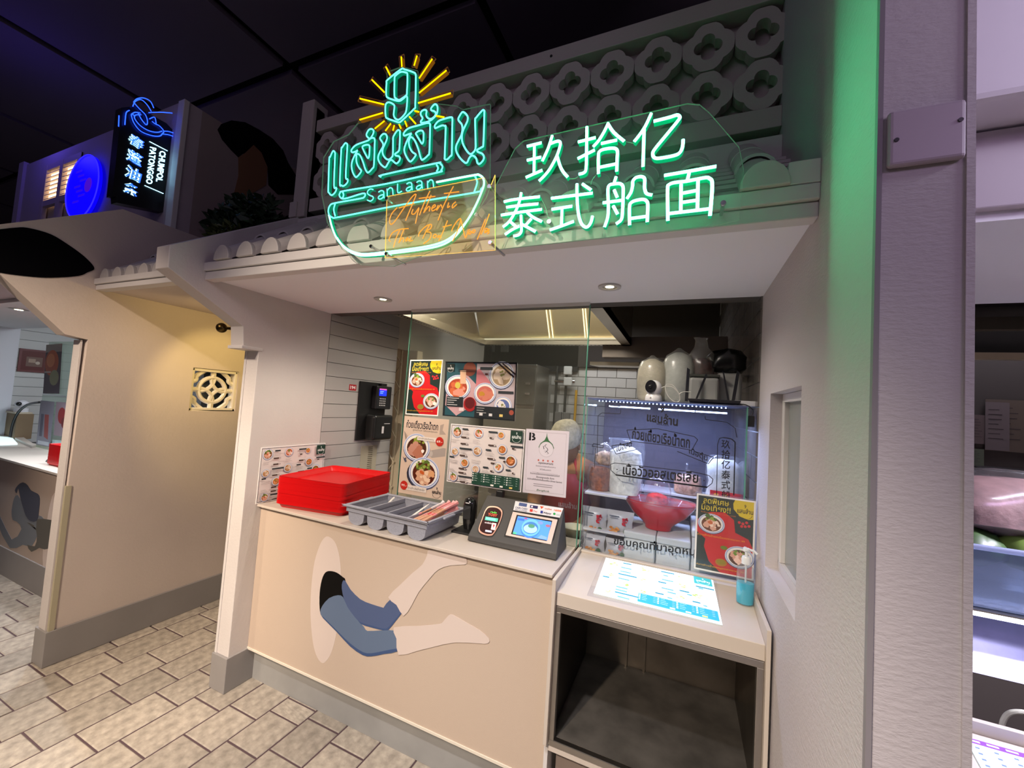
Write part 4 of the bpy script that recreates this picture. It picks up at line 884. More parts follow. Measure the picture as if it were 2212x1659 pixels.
for i in range(20):
    q = thing('wrapped_chopsticks', 'paper-wrapped disposable chopsticks piled in the rightmost well of the cutlery bin', 'chopsticks', (0, 0, 0), 0, 'wrapped chopsticks in the cutlery bin')
    u0 = .372+.0085*(i % 10)+rn.uniform(-.004, .004); z = .052+.010*(i//5)+rn.uniform(0, .004); a = B2(u0-.01+rn.uniform(-.01, .01), .015, z); b = B2(u0+.012+rn.uniform(-.012, .014), .255, z+.022+rn.uniform(0, .012))
    a, b = Vector(a), Vector(b)
    MB().tube([a, b], .0042, WOODC, 6).build('chopstick_pair', q)
    MB().tube([a.lerp(b, .30), a.lerp(b, .40)], .0052, mat('red_band', (.6, .04, .05), .4) if i % 3 == 0 else PINK, 6).build('wrapper_band', q)
    MB().tube([a.lerp(b, .68), a.lerp(b, .99), b+Vector((.004, .012, .006))], [.006, .008, .013], PINK if i % 2 else PAPER, 6).build('wrapper', q)

# payment terminal
pt = thing('payment_terminal', 'charcoal wedge-shaped payment terminal with two screens on the counter', 'terminal', (0, 0, 0))
x0, x1 = -.866, -.452; yf, yb = 1.612, 1.790; zf, zb = .957, 1.108
body = [(x0, yf, ZC+.004), (x1, yf-.002, ZC+.004), (x1-.006, yb, ZC+.004), (x0, yb, ZC+.004), (x0+.001, yf+.004, zf), (x1-.001, yf+.004, zf+.002), (x1-.022, yb-.018, zb), (x0+.008, yb-.018, zb)]
MB().hexa(body, CHAR).build('housing', pt, bevel=.003)
MB().box(x0+.01, x1-.01, yf+.01, yb-.01, ZC, ZC+.006, BLACK).build('feet_plate', pt)
TLc, TRc, BLc = Vector(body[7]), Vector(body[6]), Vector(body[4])
class Sl(Art): pass
def face_pt(px, py):
    n = (TRc-TLc).cross(BLc-TLc).normalized(); d = R2*((px-1106)/F)-U2*((py-829.5)/F)+fw
    return CAM+d*((TLc-CAM).dot(n)/d.dot(n))
T_ = (970, 1050, 290/2212)
def tp(a, b): return face_pt(T_[0]+a*T_[2], T_[1]+b*T_[2])
nrm = (BLc-TLc).cross(TRc-TLc).normalized()
if nrm.y > 0: nrm = -nrm
def plate(name, pts, off, th, m, sm=0, bev=.0):
    P = [tp(*p) for p in pts]
    if sm: P = smooth_pts(P, sm, True)
    return MB().prism([p+nrm*(off+th) for p in P], -nrm*th, m).build(name, pt, bevel=bev)
oval = [(700, 335), (800, 345), (870, 400), (880, 480), (820, 650), (740, 790), (690, 822), (600, 815), (510, 770), (490, 700), (540, 560), (590, 420), (640, 350)]
def grow(P, k): cx = sum(p[0] for p in P)/len(P); cy = sum(p[1] for p in P)/len(P); return [(cx+(a-cx)*k, cy+(b-cy)*k) for a, b in P]
plate('reader_recess', grow(oval, 1.08), 0, .001, BLACK, 3); plate('reader_ring', oval, .001, .002, mat('rose_gold', (.75, .42, .32), .3, .6), 3)
plate('reader_screen', grow(oval, .9), .0032, .0006, mat('dark_screen', (.02, .008, .008), .15, emit=(.02, .004, .004), es=1), 3)
plate('tablet_recess', [(1050, 405), (1820, 520), (1700, 1000), (905, 835)], 0, .001, BLACK); plate('tablet_bezel', [(1055, 430), (1790, 560), (1680, 968), (935, 815)], .001, .003, mat('cream_bezel', (.66, .54, .47), .4), 0, .0)
plate('tablet_screen_frame', [(1120, 480), (1705, 580), (1610, 915), (1025, 800)], .0041, .0004, BLACK)
A = Art(tp(1140, 505), tp(1690, 600)-tp(1140, 505), tp(1052, 795)-tp(1140, 505), 1.5); A.N = nrm; A.L = 14
A.rect(0, 0, 1, 1, '3c6fe0'); A.ell(.46, .56, .28, '2c5cd2', 1.0); A.ell(.46, .50, .27, '4f86ea', .95); A.ell(.46, .52, .22, '2f5a8a', .85); A.ell(.46, .57, .20, '7a98f0', .65); A.ell(.47, .42, .10, '3a6a50', .6)
A.rect(.02, .10, .22, .22, '2a50b0'); A.ell(.70, .16, .08, '5a6a9a', .6); A.ell(.93, .25, .07, '7a4a5a', .6); A.ell(.25, .06, .05, '7a3a5a', .5); A.poly([(.72, .98), (.80, .78), (.98, .85), (.98, .98)], '5a7a9a'); A.poly([(0, .88), (.12, .9), (.1, 1), (0, 1)], '3a8a6a')
A.build('tablet_screen', pt)
A = Art(tp(640, 400), tp(840, 430)-tp(640, 400), tp(560, 760)-tp(640, 400), 1.0); A.N = nrm; A.L = 13
A.text('rade', .28, .12, .5, .10, '4a9a30', .03); A.text('TOSY', .12, .26, .75, .12, 'b84428', .03); A.rect(-.05, .32, .98, .48, '3c9a80'); A.rect(.02, .35, .8, .44, '6ac4b0')
A.text('แตะเพื่อจ่าย', .0, .62, .55, .08, 'c0b0b0', .02); A.rect(.58, .55, .92, .85, 'e0a8a0'); A.poly([(.66, .62), (.84, .62), (.75, .78)], 'b02838'); A.rect(.18, .90, .68, .98, 'b8b8d0')
A.build('reader_text', pt)
plate('payment_logo_sheet', [(1095, 250), (1885, 370), (1825, 525), (1060, 400)], .001, .0008, mat('sheet_white', (.72, .70, .72), .4))
A = Art(tp(1095, 250), tp(1885, 370)-tp(1095, 250), tp(1060, 400)-tp(1095, 250)); A.N = nrm; A.L = 7
A.rect(.09, .10, .26, .45, '4a5a8a'); A.text('CASH CARD', .03, .78, .26, .20, '2a3a6a', .02); A.text('ONLY AT CASHIERS', .03, .97, .26, .12, '2a3a6a', .01); A.rect(.31, .1, .313, .95, '9a9aa0')
A.rect(.33, .18, .49, .48, '2c2a5a'); A.ell(.37, .33, .02, 'e0e0f0'); A.poly([(.53, .15), (.61, .15), (.57, .42)], 'c84a20'); A.text('wallet', .63, .40, .15, .18, 'c86a3a', .01); A.text('rabbit', .82, .42, .15, .22, 'e07a50', .03)
A.rect(.34, .60, .40, .88, 'c83a30'); A.text('Pay', .42, .88, .08, .2, 'c86050', .01); A.rect(.56, .60, .61, .88, '2c3a8a'); A.text('Alipay', .62, .90, .16, .24, '1e1e30', .02); A.ell(.84, .72, .025, '2c9a4a'); A.lines(.88, .70, .1, 2, .1, '8ab0a0', .04)
A.build('payment_logos', pt)
c_ = tp(830, 150); MB().box(c_.x-.018, c_.x+.016, c_.y-.005, c_.y+.03, zb-.008, zb+.028, BLACK).build('camera', pt, bevel=.005)
sc = thing('card_reader', 'small black handheld scanner docked on its base left of the payment terminal', 'scanner', (-.935, 1.745, ZC))
MB().box(-.055, .06, -.07, .05, 0, .010, BLACK).build('dock_base', sc, bevel=.003)
MB().lathe([(.024, .01), (.030, .03), (.034, .07), (.034, .12), (.028, .150), (.012, .160), (0, .161)], (0, 0, 0), mat('gloss_black', (.01, .01, .01), .12), 20, sx=1, sy=.8).build('scanner_body', sc, smooth=True)
MB().box(-.02, .02, -.030, -.027, .06, .125, mat('smoked_face', (.03, .03, .03), .08)).build('scanner_window', sc, bevel=.002)
MB().box(-.01, .01, -.0285, -.026, .135, .139, PAPER).build('scanner_label', sc)

# lightbox menu let into the sloped stand
mp = [at(*p, z=.90) for p in ((1307, 1206), (1543, 1255), (1553, 1348), (1272, 1285))]
def sl_at(px, py):
    p = at(px, py, z=.9)
    for _ in range(4): p = at(px, py, z=slz(p.y))
    return p
a, b, d_, c_ = sl_at(1309, 1207), sl_at(1540, 1256), sl_at(1282, 1284), sl_at(1553, 1346)
lb = thing('menu_lightbox', 'glowing blue-white menu lightbox on the sloped order stand', 'lightbox', (0, 0, 0))
mb = MB(); up = Vector((0, -.09, .99)).normalized()
mb.prism([p+up*.003 for p in (a+(a-b)*.03+(a-d_)*.04, b+(b-a)*.03+(b-c_)*.04, c_+(c_-d_)*.02+(c_-b)*.06, d_+(d_-c_)*.05+(d_-a)*.06)], -up*.003, clear('box_cover', (.97, .97, .98), .03, .03)); mb.build('acrylic_cover', lb)
A = Art(a, b-a, d_-a, .72); A.L = 14
if A.N.z < 0: A.N = -A.N
menu(A, True); A.build('backlit_print', lb)
# hand gel bottle
hb = thing('hand_gel_bottle', 'clear pump bottle half full of turquoise hand gel on the order stand', 'bottle', (.222, 1.672, slz(1.672)-.001))
CLB = clear('clear_pet', (.93, .96, .97), .12, .06, .05)
MB().lathe([(.020, 0), (.027, .004), (.0285, .03), (.0285, .105), (.026, .125), (.016, .138), (.0125, .145)], (0, 0, 0), CLB, 28, sy=.72).build('bottle_body', hb, smooth=True)
MB().lathe([(.019, .002), (.0255, .006), (.027, .03), (.027, .076), (0, .0762)], (0, 0, 0), mat('turquoise_gel', (.0, .36, .50), .15, spec=.6, emit=(0, .2, .3), es=.12), 28, sy=.72).build('gel', hb, smooth=True)
WPP = mat('white_pump_plastic', (.66, .68, .66), .35)
MB().lathe([(.0145, .140), (.0145, .162), (.012, .166), (.005, .167), (.005, .185), (.011, .186), (.011, .194), (0, .195)], (0, 0, 0), WPP, 20).build('pump_cap', hb, smooth=True)
MB().prism([(-.006, -.006, .188), (-.006, .006, .188), (-.008, .006, .197), (-.008, -.006, .197)], (.008, 0, 0), WPP).build('pump_head', hb)
MB().tube([(0, 0, .192), (.022, -.004, .189), (.032, -.006, .181)], .0045, WPP, 8).build('pump_nozzle', hb, smooth=True)
MB().tube([(0, 0, .01), (0, 0, .14)], .003, WPP, 8).build('dip_tube', hb)
# soffit downlights
for i, x in enumerate((-1.447, -.295)):
    y_ = 1.597
    dl = thing('downlight', 'round recessed downlight glowing in the soffit, %s one over the counter' % ('left' if i == 0 else 'right'), 'downlight', (x, y_, ZS), 0, 'soffit downlights')
    MB().ring([(.045*math.cos(q*PI/14), .045*math.sin(q*PI/14), 0) for q in range(28)], [(.030*math.cos(q*PI/14), .030*math.sin(q*PI/14), 0) for q in range(28)], (0, 0, -.006), mat('lamp_trim', (.5, .48, .46), .4)).build('trim_ring', dl, smooth=True)
    MB().lathe([(.029, -.002), (0, -.0021)], (0, 0, 0), mat('lamp_well', (.35, .33, .3), .3), 20).build('reflector', dl)
    MB().lathe([(.017, -.003), (0, -.0031)], (0, 0, 0), emis('lamp_glow', (1, .86, .55), 9), 20).build('lens', dl)

# ================================================================== display case
CX0, CX1, CZ = -.408, .228, 1.602; CYB = 2.26
dc = thing('display_case', 'blue-lit glass display case with black Thai lettering on its front', 'display case', (0, 0, 0))
CG = clear('case_glass', (.93, .96, 1.0), .016, .03, dcol=(.6, .65, .8))
MB().box(CX0, CX1, GY, GY+.006, ZC, CZ, CG).build('front_glass', dc)
MB().box(CX0, CX0+.006, GY+.006, CYB, ZC, CZ, CG).build('side_glass', dc); MB().box(CX1-.006, CX1, GY+.006, CYB, ZC, CZ, CG).build('side_glass', dc)
MB().box(CX0, CX1, GY-.004, CYB, CZ, CZ+.006, mat('case_top', (.10, .12, .22), .3)).build('case_top', dc)
MB().box(CX0, CX0+.003, GY-.002, GY, ZC, CZ, GEDGE).build('glass_edge', dc); MB().box(CX1-.003, CX1+.002, GY-.003, GY+.006, ZC, CZ, GEDGE).build('glass_edge', dc)
MB().box(CX0, CX1, CYB, CYB+.006, ZC, CZ, clear('case_back', (.5, .48, .55), .30, .02, .4, dcol=(.30, .28, .36))).build('case_back', dc)
MB().box(CX0+.006, CX0+.19, GY+.02, CYB, 1.170, 1.178, mat('shelf_white', (.6, .56, .52), .4)).build('shelf', dc)
MB().box(CX0+.19, CX1-.006, 2.09, CYB, 1.170, 1.178, MC['shelf_white']).build('shelf', dc)
MB().box(CX0+.006, CX0+.19, GY+.02, CYB, 1.010, 1.016, MC['shelf_white']).build('shelf', dc)
MB().box(CX0+.006, CX1-.006, GY+.01, CYB, .90, .915, MC['shelf_white']).build('case_floor', dc)
LED = emis('led_blue_white', (5.5, 7.0, 11), 1.0); LED2 = emis('led_bar', (2.6, 3.3, 5.6), 1.0)
mb = MB()
for i in range(34): mb.ball((CX0+.05+i*.0155, GY+.02, CZ-.007), .0026, LED, 6, 4)
tag(mb.build('led_dots', dc), kind='stuff')
for u0, u1 in ((1282, 1288), (1316, 1404), (1422, 1500), (1502, 1570)):
    p, q = at(u0, 881+.078*(u0-1270), y=GY+.10), at(u1, 881+.078*(u1-1270), y=GY+.10); MB().box(p.x, q.x, GY+.095, GY+.105, 1.572, 1.578, LED).build('led_strip', dc)
area('case_strip', (-.09, GY+.14, 1.565), (-.09, GY+.20, 1.0), 4.5, (.46, .56, 1), .56, .03)
# lettering on the front glass
LTR = mat('black_vinyl', (.004, .004, .006), .6)
O = Vector((CX0, GY-.0008, CZ)); A = Art(O, (CX1-CX0, 0, 0), (0, 0, -(CZ-.93)))
def cu(px, py): p = at(px, py, y=GY-.0008); return ((p.x-O.x)/A.W, (O.z-p.z)/A.H)
def ctext(t, p0, p1, h, bold=.02):      # p0,p1 baseline in picture; h px
    (u0_, v0_), (u1_, v1_) = cu(*p0), cu(*p1); (_, vt) = cu(p0[0], p0[1]-h)
    A.text(t, u0_, v0_, u1_-u0_, v0_-vt, LTR, bold, 0, (v1_-v0_)/(u1_-u0_))
def cline(pts, wpx=1.6):
    P = [cu(*p) for p in pts]
    for (a1, b1), (a2, b2) in zip(P, P[1:]):
        dx, dy = (a2-a1)*A.W, (b2-b1)*A.H; L = math.hypot(dx, dy) or 1; wv = wpx*.00085
        nx, ny = -dy/L*wv/A.W, dx/L*wv/A.H
        A.poly([(a1+nx, b1+ny), (a2+nx, b2+ny), (a2-nx, b2-ny), (a1-nx, b1-ny)], LTR, False)
ctext('แสนล้าน', (1397, 910), (1464, 921), 22, .03); ctext('SANLAAN', (1418, 917), (1444, 921), 4); ctext('9', (1426, 891), (1435, 892), 14, .03)
ctext('ก๋วยเตี๋ยวเรือน้ำตก', (1365, 948), (1490, 969), 27, .02)
cline([(1354, 929), (1420, 926), (1500, 943), (1507, 950), (1494, 973), (1440, 962), (1362, 953), (1354, 929)]); ctext('เนื้อสด', (1332, 976), (1364, 965), 17, .015); cline([(1321, 963), (1366, 957)]); cline([(1321, 963), (1331, 981), (1375, 971)])
ctext('เนื้อตุ๋น', (1488, 983), (1528, 1000), 18, .015); cline([(1463, 975), (1530, 1002), (1541, 988), (1500, 975)])
cline([(1319, 1003), (1328, 1000), (1500, 1020), (1531, 1027), (1540, 1035), (1538, 1044), (1528, 1052), (1330, 1025), (1320, 1016), (1319, 1003)]); cline([(1330, 1026), (1528, 1053)], 3)
ctext('เนื้อวัวออสเตรเลีย', (1345, 1025), (1508, 1044), 25, .02); A.ell(*cu(1333, 1014), .004, LTR); A.ell(*cu(1521, 1038), .004, LTR)
ctext('ขอบคุณที่มาอุดหนุน', (1325, 1181), (1518, 1209), 24, .02)
cline([(1562, 945), (1554, 947), (1550, 960), (1548, 1070)]); cline([(1562, 945), (1580, 948), (1588, 955), (1585, 1070)], 2.5)
for i, ch in enumerate('玖拾亿泰式船'): ctext(ch, (1558, 968+i*22.0), (1577, 970+i*22.0), 19, .012)
cline([(1341, 885), (1340, 894), (1300, 892), (1292, 898), (1290, 985)], 1.4); cline([(1341, 878), (1318, 876)], 1.4); cline([(1523, 899), (1524, 906), (1570, 912), (1588, 925), (1592, 945)], 1.4); cline([(1279, 964), (1303, 967), (1303, 962), (1282, 958), (1279, 964)], 1.4); cline([(1286, 968), (1284, 1010)], 1.4)
tag(A.build('vinyl_lettering', dc), kind='stuff')

def blob(pts_r, m, n=18, sx=1, sy=.6, jit=.06, seed=0, top=None):
    """soft bag: lathe with creases"""
    rnd = random.Random(seed); mb = MB(); V = []; k = len(pts_r)
    ph = [rnd.random()*6 for _ in range(3)]
    for i, (r, h) in enumerate(pts_r):
        for j in range(n):
            a = 2*PI*j/n; q = 1+jit*math.sin(3*a+ph[0]+h*30)+jit*.6*math.sin(5*a+ph[1]-h*40)+rnd.uniform(-jit, jit)*.4
            V.append((r*q*math.cos(a)*sx, r*q*math.sin(a)*sy, h+rnd.uniform(-1, 1)*jit*.02))
    fs = [(i*n+j, i*n+(j+1) % n, (i+1)*n+(j+1) % n, (i+1)*n+j) for i in range(k-1) for j in range(n)]+[tuple(range(n-1, -1, -1)), tuple((k-1)*n+j for j in range(n))]
    return mb.add(V, fs, m)
def food(name, col, sc_, contrast=.5, rough=.6, bump=1.0):
    if name in MC: return MC[name]
    m = mat(name, col, rough, var=contrast, vscale=sc_, bump=(sc_*.8, bump)); return m
RN = food('red_noodles', (.80, .02, .01), 90, .5); RINE = food('brown_fried_shallots', (.30, .09, .03), 70, .5); BITS = food('tan_dried_bits', (.48, .30, .17), 60, .6)
WNO = food('white_rice_noodles', (.78, .76, .66), 50, .2); PEA = food('peanut_brittle', (.55, .30, .18), 80, .45)
def bag(name, label, x, y, z, content_prof, cmat, wrap_prof, sx=1, sy=.6, cat='bag', seed=1, knot=None, group=None):
    t = thing(name, label, cat, (x, y, z), 0, group)
    blob(content_prof, cmat, 18, sx, sy, .05, seed).build('contents', t, smooth=True)
    blob(wrap_prof, PBAG, 20, sx, sy, .09, seed+5).build('plastic_wrap', t, smooth=True)
    if knot: MB().tube([(knot[0], 0, knot[1]), (knot[0]+.004, 0, knot[1]+.018), (knot[0], 0, knot[1]+.030)], [.006, .004, .012], PBAG, 8).build('knot', t, smooth=True)
    return t
bag('shallot_bag', 'clear bag of brown fried shallots at the lower left of the case shelf', -.353, 1.93, 1.178, [(.046, 0), (.056, .02), (.056, .07), (.046, .105), (.02, .112)], RINE, [(.048, -.0), (.059, .02), (.059, .08), (.05, .115), (.01, .12)], .95, .7, seed=2)
bag('dried_bits_bag', 'clear knotted bag of tan crispy bits on top of the fried shallots', -.338, 1.95, 1.296, [(.03, 0), (.046, .015), (.045, .045), (.02, .062)], BITS, [(.034, -.003), (.05, .015), (.05, .055), (.03, .09), (.008, .105)], 1.05, .7, seed=4, knot=(.02, .10))
bag('noodle_bag', 'tall clear bag of white rice noodles on the case shelf', -.238, 1.93, 1.178, [(.062, 0), (.072, .03), (.074, .12), (.070, .19), (.03, .215)], WNO, [(.064, 0), (.076, .03), (.078, .13), (.074, .20), (.078, .245), (.06, .25)], 1, .6, seed=6)
bowl = thing('red_bowl', 'large glossy red noodle bowl wrapped in clear film in the display case', 'bowl', (-.088, 1.965, 1.036))
RG = mat('glossy_red_lacquer', (.50, .008, .012), .12, coat=.6)
MB().lathe([(.0, .0), (.052, 0), (.056, .004), (.058, .018), (.075, .034), (.115, .065), (.140, .098), (.158, .122), (.160, .128), (.150, .126), (.110, .075), (.06, .045), (0, .04)], (0, 0, 0), RG, 40, sy=.62).build('bowl_body', bowl, smooth=True)
MB().lathe([(.161, .12), (.150, .135), (.08, .142), (0, .145)], (0, 0, 0), PBAG, 30, sy=.62).build('film', bowl, smooth=True)
bag('red_noodle_bag', 'clear knotted bag of bright red noodles resting in the red bowl', -.098, 1.965, 1.125, [(.03, 0), (.045, .015), (.048, .04), (.04, .06), (.02, .068)], RN, [(.034, 0), (.05, .02), (.056, .06), (.060, .085), (.05, .115), (.03, .135), (.012, .145)], 1, .7, seed=8, knot=(.0, .138))
bag('peanut_bag', 'clear knotted bag of brown peanut brittle behind the red bowl', .03, 2.14, 1.178, [(.045, 0), (.06, .012), (.062, .05), (.055, .085), (.02, .095)], PEA, [(.048, 0), (.063, .012), (.065, .06), (.058, .09), (.02, .105), (.008, .115)], 1, .7, seed=10, knot=(-.01, .118))
rb = bag('rice_vermicelli_bag', 'big clear pack of white vermicelli with a red and yellow label in the case', .170, 2.0, 1.178-.09, [(.062, 0), (.072, .02), (.066, .09), (.070, .13), (.062, .19), (.068, .22), (.066, .26), (.04, .285)], food('white_vermicelli', (.74, .74, .66), 40, .2), [(.064, 0), (.075, .02), (.07, .10), (.073, .14), (.066, .19), (.072, .23), (.07, .28), (.05, .30), (.02, .302)], 1, .55, seed=12)
lab = Art(Vector((-.055, -.050, .155)), (.115, 0, 0), (0, 0, -.15))
lab.poly([(0, .0), (1, .02), (1, .28), (.9, .38), (.65, .45), (.35, .45), (.1, .36), (0, .26)], 'c81e1c'); lab.text('ไวไว', .12, .38, .62, .30, 'e8a01c', .06); lab.rect(.0, .5, 1, 1, 'd0909a'); lab.rect(.38, .5, .62, 1, 'cfc6b8'); lab.rect(.42, .52, .58, .70, 'd03828'); lab.ell(.86, .62, .11, 'e0b81c')
for u in range(9): lab.rect(.02+.045*u, .52+.05*(u % 3), .04+.045*u, .9, 'e8c8c8')
lab.build('label', rb)
SN = [(1261, 1309, 1091, 1156, 1.90, 'white snack pouch with a red mark, left on the upper snack shelf'), (1313, 1366, 1099, 1160, 1.90, 'white snack pouch with a red mark, right on the upper snack shelf'),
      (1261, 1305, 1148, 1196, 1.885, 'white snack pouch with a red mark, left in the lower row'), (1310, 1356, 1160, 1204, 1.885, 'white snack pouch with a red mark, right in the lower row')]
for i, (pa, pb, pc, pd, y_, lb_) in enumerate(SN):
    p, q = at(pa, pc, y=y_), at(pb, pd, y=y_)
    sn = thing('snack_pouch', lb_, 'snack pouch', ((p.x+q.x)/2, y_, q.z), 0, 'snack pouches in the display case'); W_ = (q.x-p.x)/2; H_ = p.z-q.z
    mb = MB(); n = 8; V = []
    for a in range(n+1):
        for b_ in range(n+1):
            u, v = a/n, b_/n; th = .026*math.sin(PI*u)**.6*math.sin(PI*v)**.5
            V.append(((u-.5)*2*W_*(1+.06*math.cos(2*PI*v)), -th, v*H_))
    k0 = len(V)
    V += [(x, -y2, z) for x, y2, z in V]
    fs = [(a*(n+1)+b_, (a+1)*(n+1)+b_, (a+1)*(n+1)+b_+1, a*(n+1)+b_+1) for a in range(n) for b_ in range(n)]
    fs += [tuple(k0+x for x in f[::-1]) for f in fs]
    mb.add(V, fs, mat('pouch_foil', (.50, .48, .48), .3, spec=.6)); mb.build('pouch', sn, smooth=True)
    lab = Art(Vector((-W_*.85, -.0285, H_*.93)), (W_*1.7, 0, 0), (0, 0, -H_*.86))
    lab.text('สี', .62, .55, .28, .40, 'b81c28', .05); lab.rect(.05, .12, .5, .16, '4a505a'); lab.rect(.08, .22, .45, .25, '6a707a')
    rn2 = random.Random(i)
    for q_ in range(12): lab.ell(.12+.5*rn2.random(), .70+.22*rn2.random(), .07, rn2.choice(('c8843c', 'd89c50', 'b8702c')), .9, 7)
    lab.ell(.82, .82, .12, '3a5a34', 1.1, 12)
    lab.build('print', sn)
for i, (xa, xb, z0_, z1_) in enumerate(((-.222, -.092, .915, 1.034), (-.086, .045, .915, 1.034), (.05, .225, .915, 1.086))):
    fb = thing('foam_box', ['white lidded foam box under the red bowl, left one', 'white lidded foam box under the red bowl, right one', 'white lidded foam box under the vermicelli pack'][i], 'box', (0, 0, 0), 0, 'foam boxes at the bottom of the case')
    FW = mat('white_foam', (.58, .57, .52), .7)
    MB().box(xa, xb, 1.86, 2.22, z0_, z1_-.032, FW).build('box_body', fb, bevel=.006); MB().box(xa-.002, xb+.002, 1.855, 2.225, z1_-.03, z1_, FW).build('box_lid', fb, bevel=.006)

# ================================================================== on top of the case
zt_ = CZ+.006
wc = thing('security_camera', 'white round-headed security camera on the left of the case top', 'camera', (-.128, 1.872, zt_))
CW = mat('camera_white', (.72, .72, .74), .3)
MB().lathe([(.034, 0), (.036, .006), (.033, .024), (.028, .030), (0, .031)], (0, 0, 0), CW, 28).build('camera_base', wc, smooth=True)
MB().ball((.0, 0, .058), .035, CW, 24, 14).build('camera_head', wc, smooth=True)
f_ = Vector((-.35, -.93, .08)).normalized(); c0 = Vector((0, 0, .060))+f_*.026
mb = MB(); u_ = f_.cross(Vector((0, 0, 1))).normalized(); v_ = u_.cross(f_)
mb.prism([c0+u_*.024*math.cos(2*PI*i/24)+v_*.028*math.sin(2*PI*i/24) for i in range(24)], f_*.009, mat('camera_lens_black', (.012, .012, .015), .12)); mb.build('lens_plate', wc, smooth=False)
MB().ball(c0+f_*.008, .009, MC['gloss_black'], 12, 8).build('lens', wc, smooth=True)
MB().box(-.012, -.006, -.0362, -.034, .010, .016, mat('logo_grey', (.3, .3, .3), .5)).build('logo', wc)
rt = thing('router', 'flat black wireless router with four antennas on the case top', 'router', (.094, 1.875, zt_))
MB().hexa([(-.075, -.05, .004), (.105, -.05, .004), (.105, .07, .004), (-.075, .07, .004), (-.085, -.055, .018), (.112, -.055, .018), (.11, .075, .024), (-.08, .075, .024)], mat('router_black', (.012, .012, .018), .4)).build('router_body', rt, bevel=.003)
for bx, tx, tz, tw in ((-.088, -.085, .158, .0065), (-.052, -.012, .135, .004), (.078, .052, .146, .004), (.092, .108, .15, .006)):
    MB().hexa([(bx-tw, .045, .01), (bx+tw, .045, .01), (bx+tw, .053, .01), (bx-tw, .053, .01), (tx-tw*.9, .045, tz), (tx+tw*.9, .045, tz-.008), (tx+tw*.9, .052, tz-.008), (tx-tw*.9, .052, tz)], MC['router_black']).build('antenna', rt)
POP = mat('popcorn_cream', (.62, .57, .44), .6, bump=(120, .6), var=.12, vscale=60)
FOG = clear('foggy_film', (.95, .95, .93), .16, .06, .25)
for x, y_, h_, r_, lb_ in ((-.150, 2.02, .215, .064, 'tall clear sack of cream noodles on the case, nearer the security camera'), (-.034, 2.04, .252, .070, 'tallest clear sack of white noodles on the case, nearer the router')):
    t = thing('noodle_sack', lb_, 'bag', (x, y_, zt_), 0, 'tall sacks on the display case')
    blob([(r_*.8, .0), (r_, .02), (r_*1.02, h_*.5), (r_*.98, h_*.72), (r_*.75, h_*.88), (r_*.25, h_*.96)], POP if x < -.1 else mat('pale_noodles', (.60, .62, .58), .6, bump=(120, .6), var=.1, vscale=60), 22, 1, .8, .02, 3).build('contents', t, smooth=True)
    blob([(r_*.83, .0), (r_*1.04, .02), (r_*1.06, h_*.5), (r_*1.02, h_*.75), (r_*.8, h_*.9), (r_*.3, h_*.99), (r_*.1, h_*1.04)], FOG, 22, 1, .8, .03, 4).build('plastic_wrap', t, smooth=True)
fbx = thing('plastic_tub', 'white lidded plastic tub behind the router with a dark pouch on its lid', 'tub', (.075, 2.06, zt_))
mb = MB(); mb.box(-.062, .062, -.07, .07, 0, .125, mat('tub_white', (.40, .40, .38), .4)); mb.build('tub_body', fbx, bevel=.014, seg=3)
MB().box(-.065, .065, -.073, .073, .125, .138, mat('tub_lid', (.07, .07, .06), .4)).build('tub_lid', fbx, bevel=.004)
pk = thing('dried_chili_bag', 'crumpled clear bag with dark red bits on the lid of the tub', 'bag', (.06, 2.06, zt_+.138))
blob([(.055, 0), (.06, .03), (.05, .07), (.02, .08)], mat('dark_red_bits', (.09, .04, .035), .6, var=.6, vscale=60), 16, 1, .7, .1, 5).build('contents', pk, smooth=True)
blob([(.06, 0), (.066, .04), (.055, .09), (.03, .13), (.022, .165), (.03, .175)], FOG, 16, 1, .7, .16, 6).build('plastic_wrap', pk, smooth=True)
wb = thing('white_bin', 'rounded white plastic bin at the right behind the router', 'bin', (.178, 2.10, zt_)); MB().box(-.05, .055, -.06, .07, 0, .155, MC['tub_white']).build('bin_body', wb, bevel=.022, seg=4)
blk = thing('black_sack', 'crumpled black plastic sack on the white bin', 'bag', (.175, 2.08, zt_+.155)); blob([(.05, 0), (.075, .02), (.08, .07), (.06, .10), (.02, .11)], mat('black_film', (.008, .008, .008), .25), 20, 1, .8, .12, 9).build('sack', blk, smooth=True)
pb = thing('power_box', 'white plug-in power box on the right end of the case top', 'box', (.215, 1.90, zt_)); MB().box(-.03, .05, -.02, .12, 0, .022, CW).build('power_box_body', pb, bevel=.004)
ad = thing('power_adapter', 'black power adapter hanging at the right edge of the case', 'adapter', (.243, GY+.02, 1.548)); MB().box(-.012, .012, -.012, .012, -.022, .022, BLACK).build('adapter_body', ad, bevel=.003)
MB().tube(smooth_pts([(0, 0, .02), (.006, 0, .045), (-.02, 0, .065), (-.05, .01, .064)], 4), .002, BLACK, 6).build('adapter_cord', ad)
wcab = thing('white_cable', 'coiled white cable between the security camera and the router', 'cable', (0, 0, 0))
pts = [at(1340+a*.14467, 690+b*.14467, y=1.86) for a, b in [(490, 1115), (560, 1060), (640, 1010), (720, 1000), (790, 1020), (860, 1090), (890, 1160), (880, 1220), (820, 1235), (740, 1180), (690, 1100), (670, 1010), (700, 970), (780, 985), (850, 1060), (880, 1120), (900, 1100), (960, 1080), (1050, 1085)]]
MB().tube(smooth_pts(pts, 4), .0022, mat('cable_white', (.55, .54, .50), .4), 6).build('cord', wcab, smooth=True)

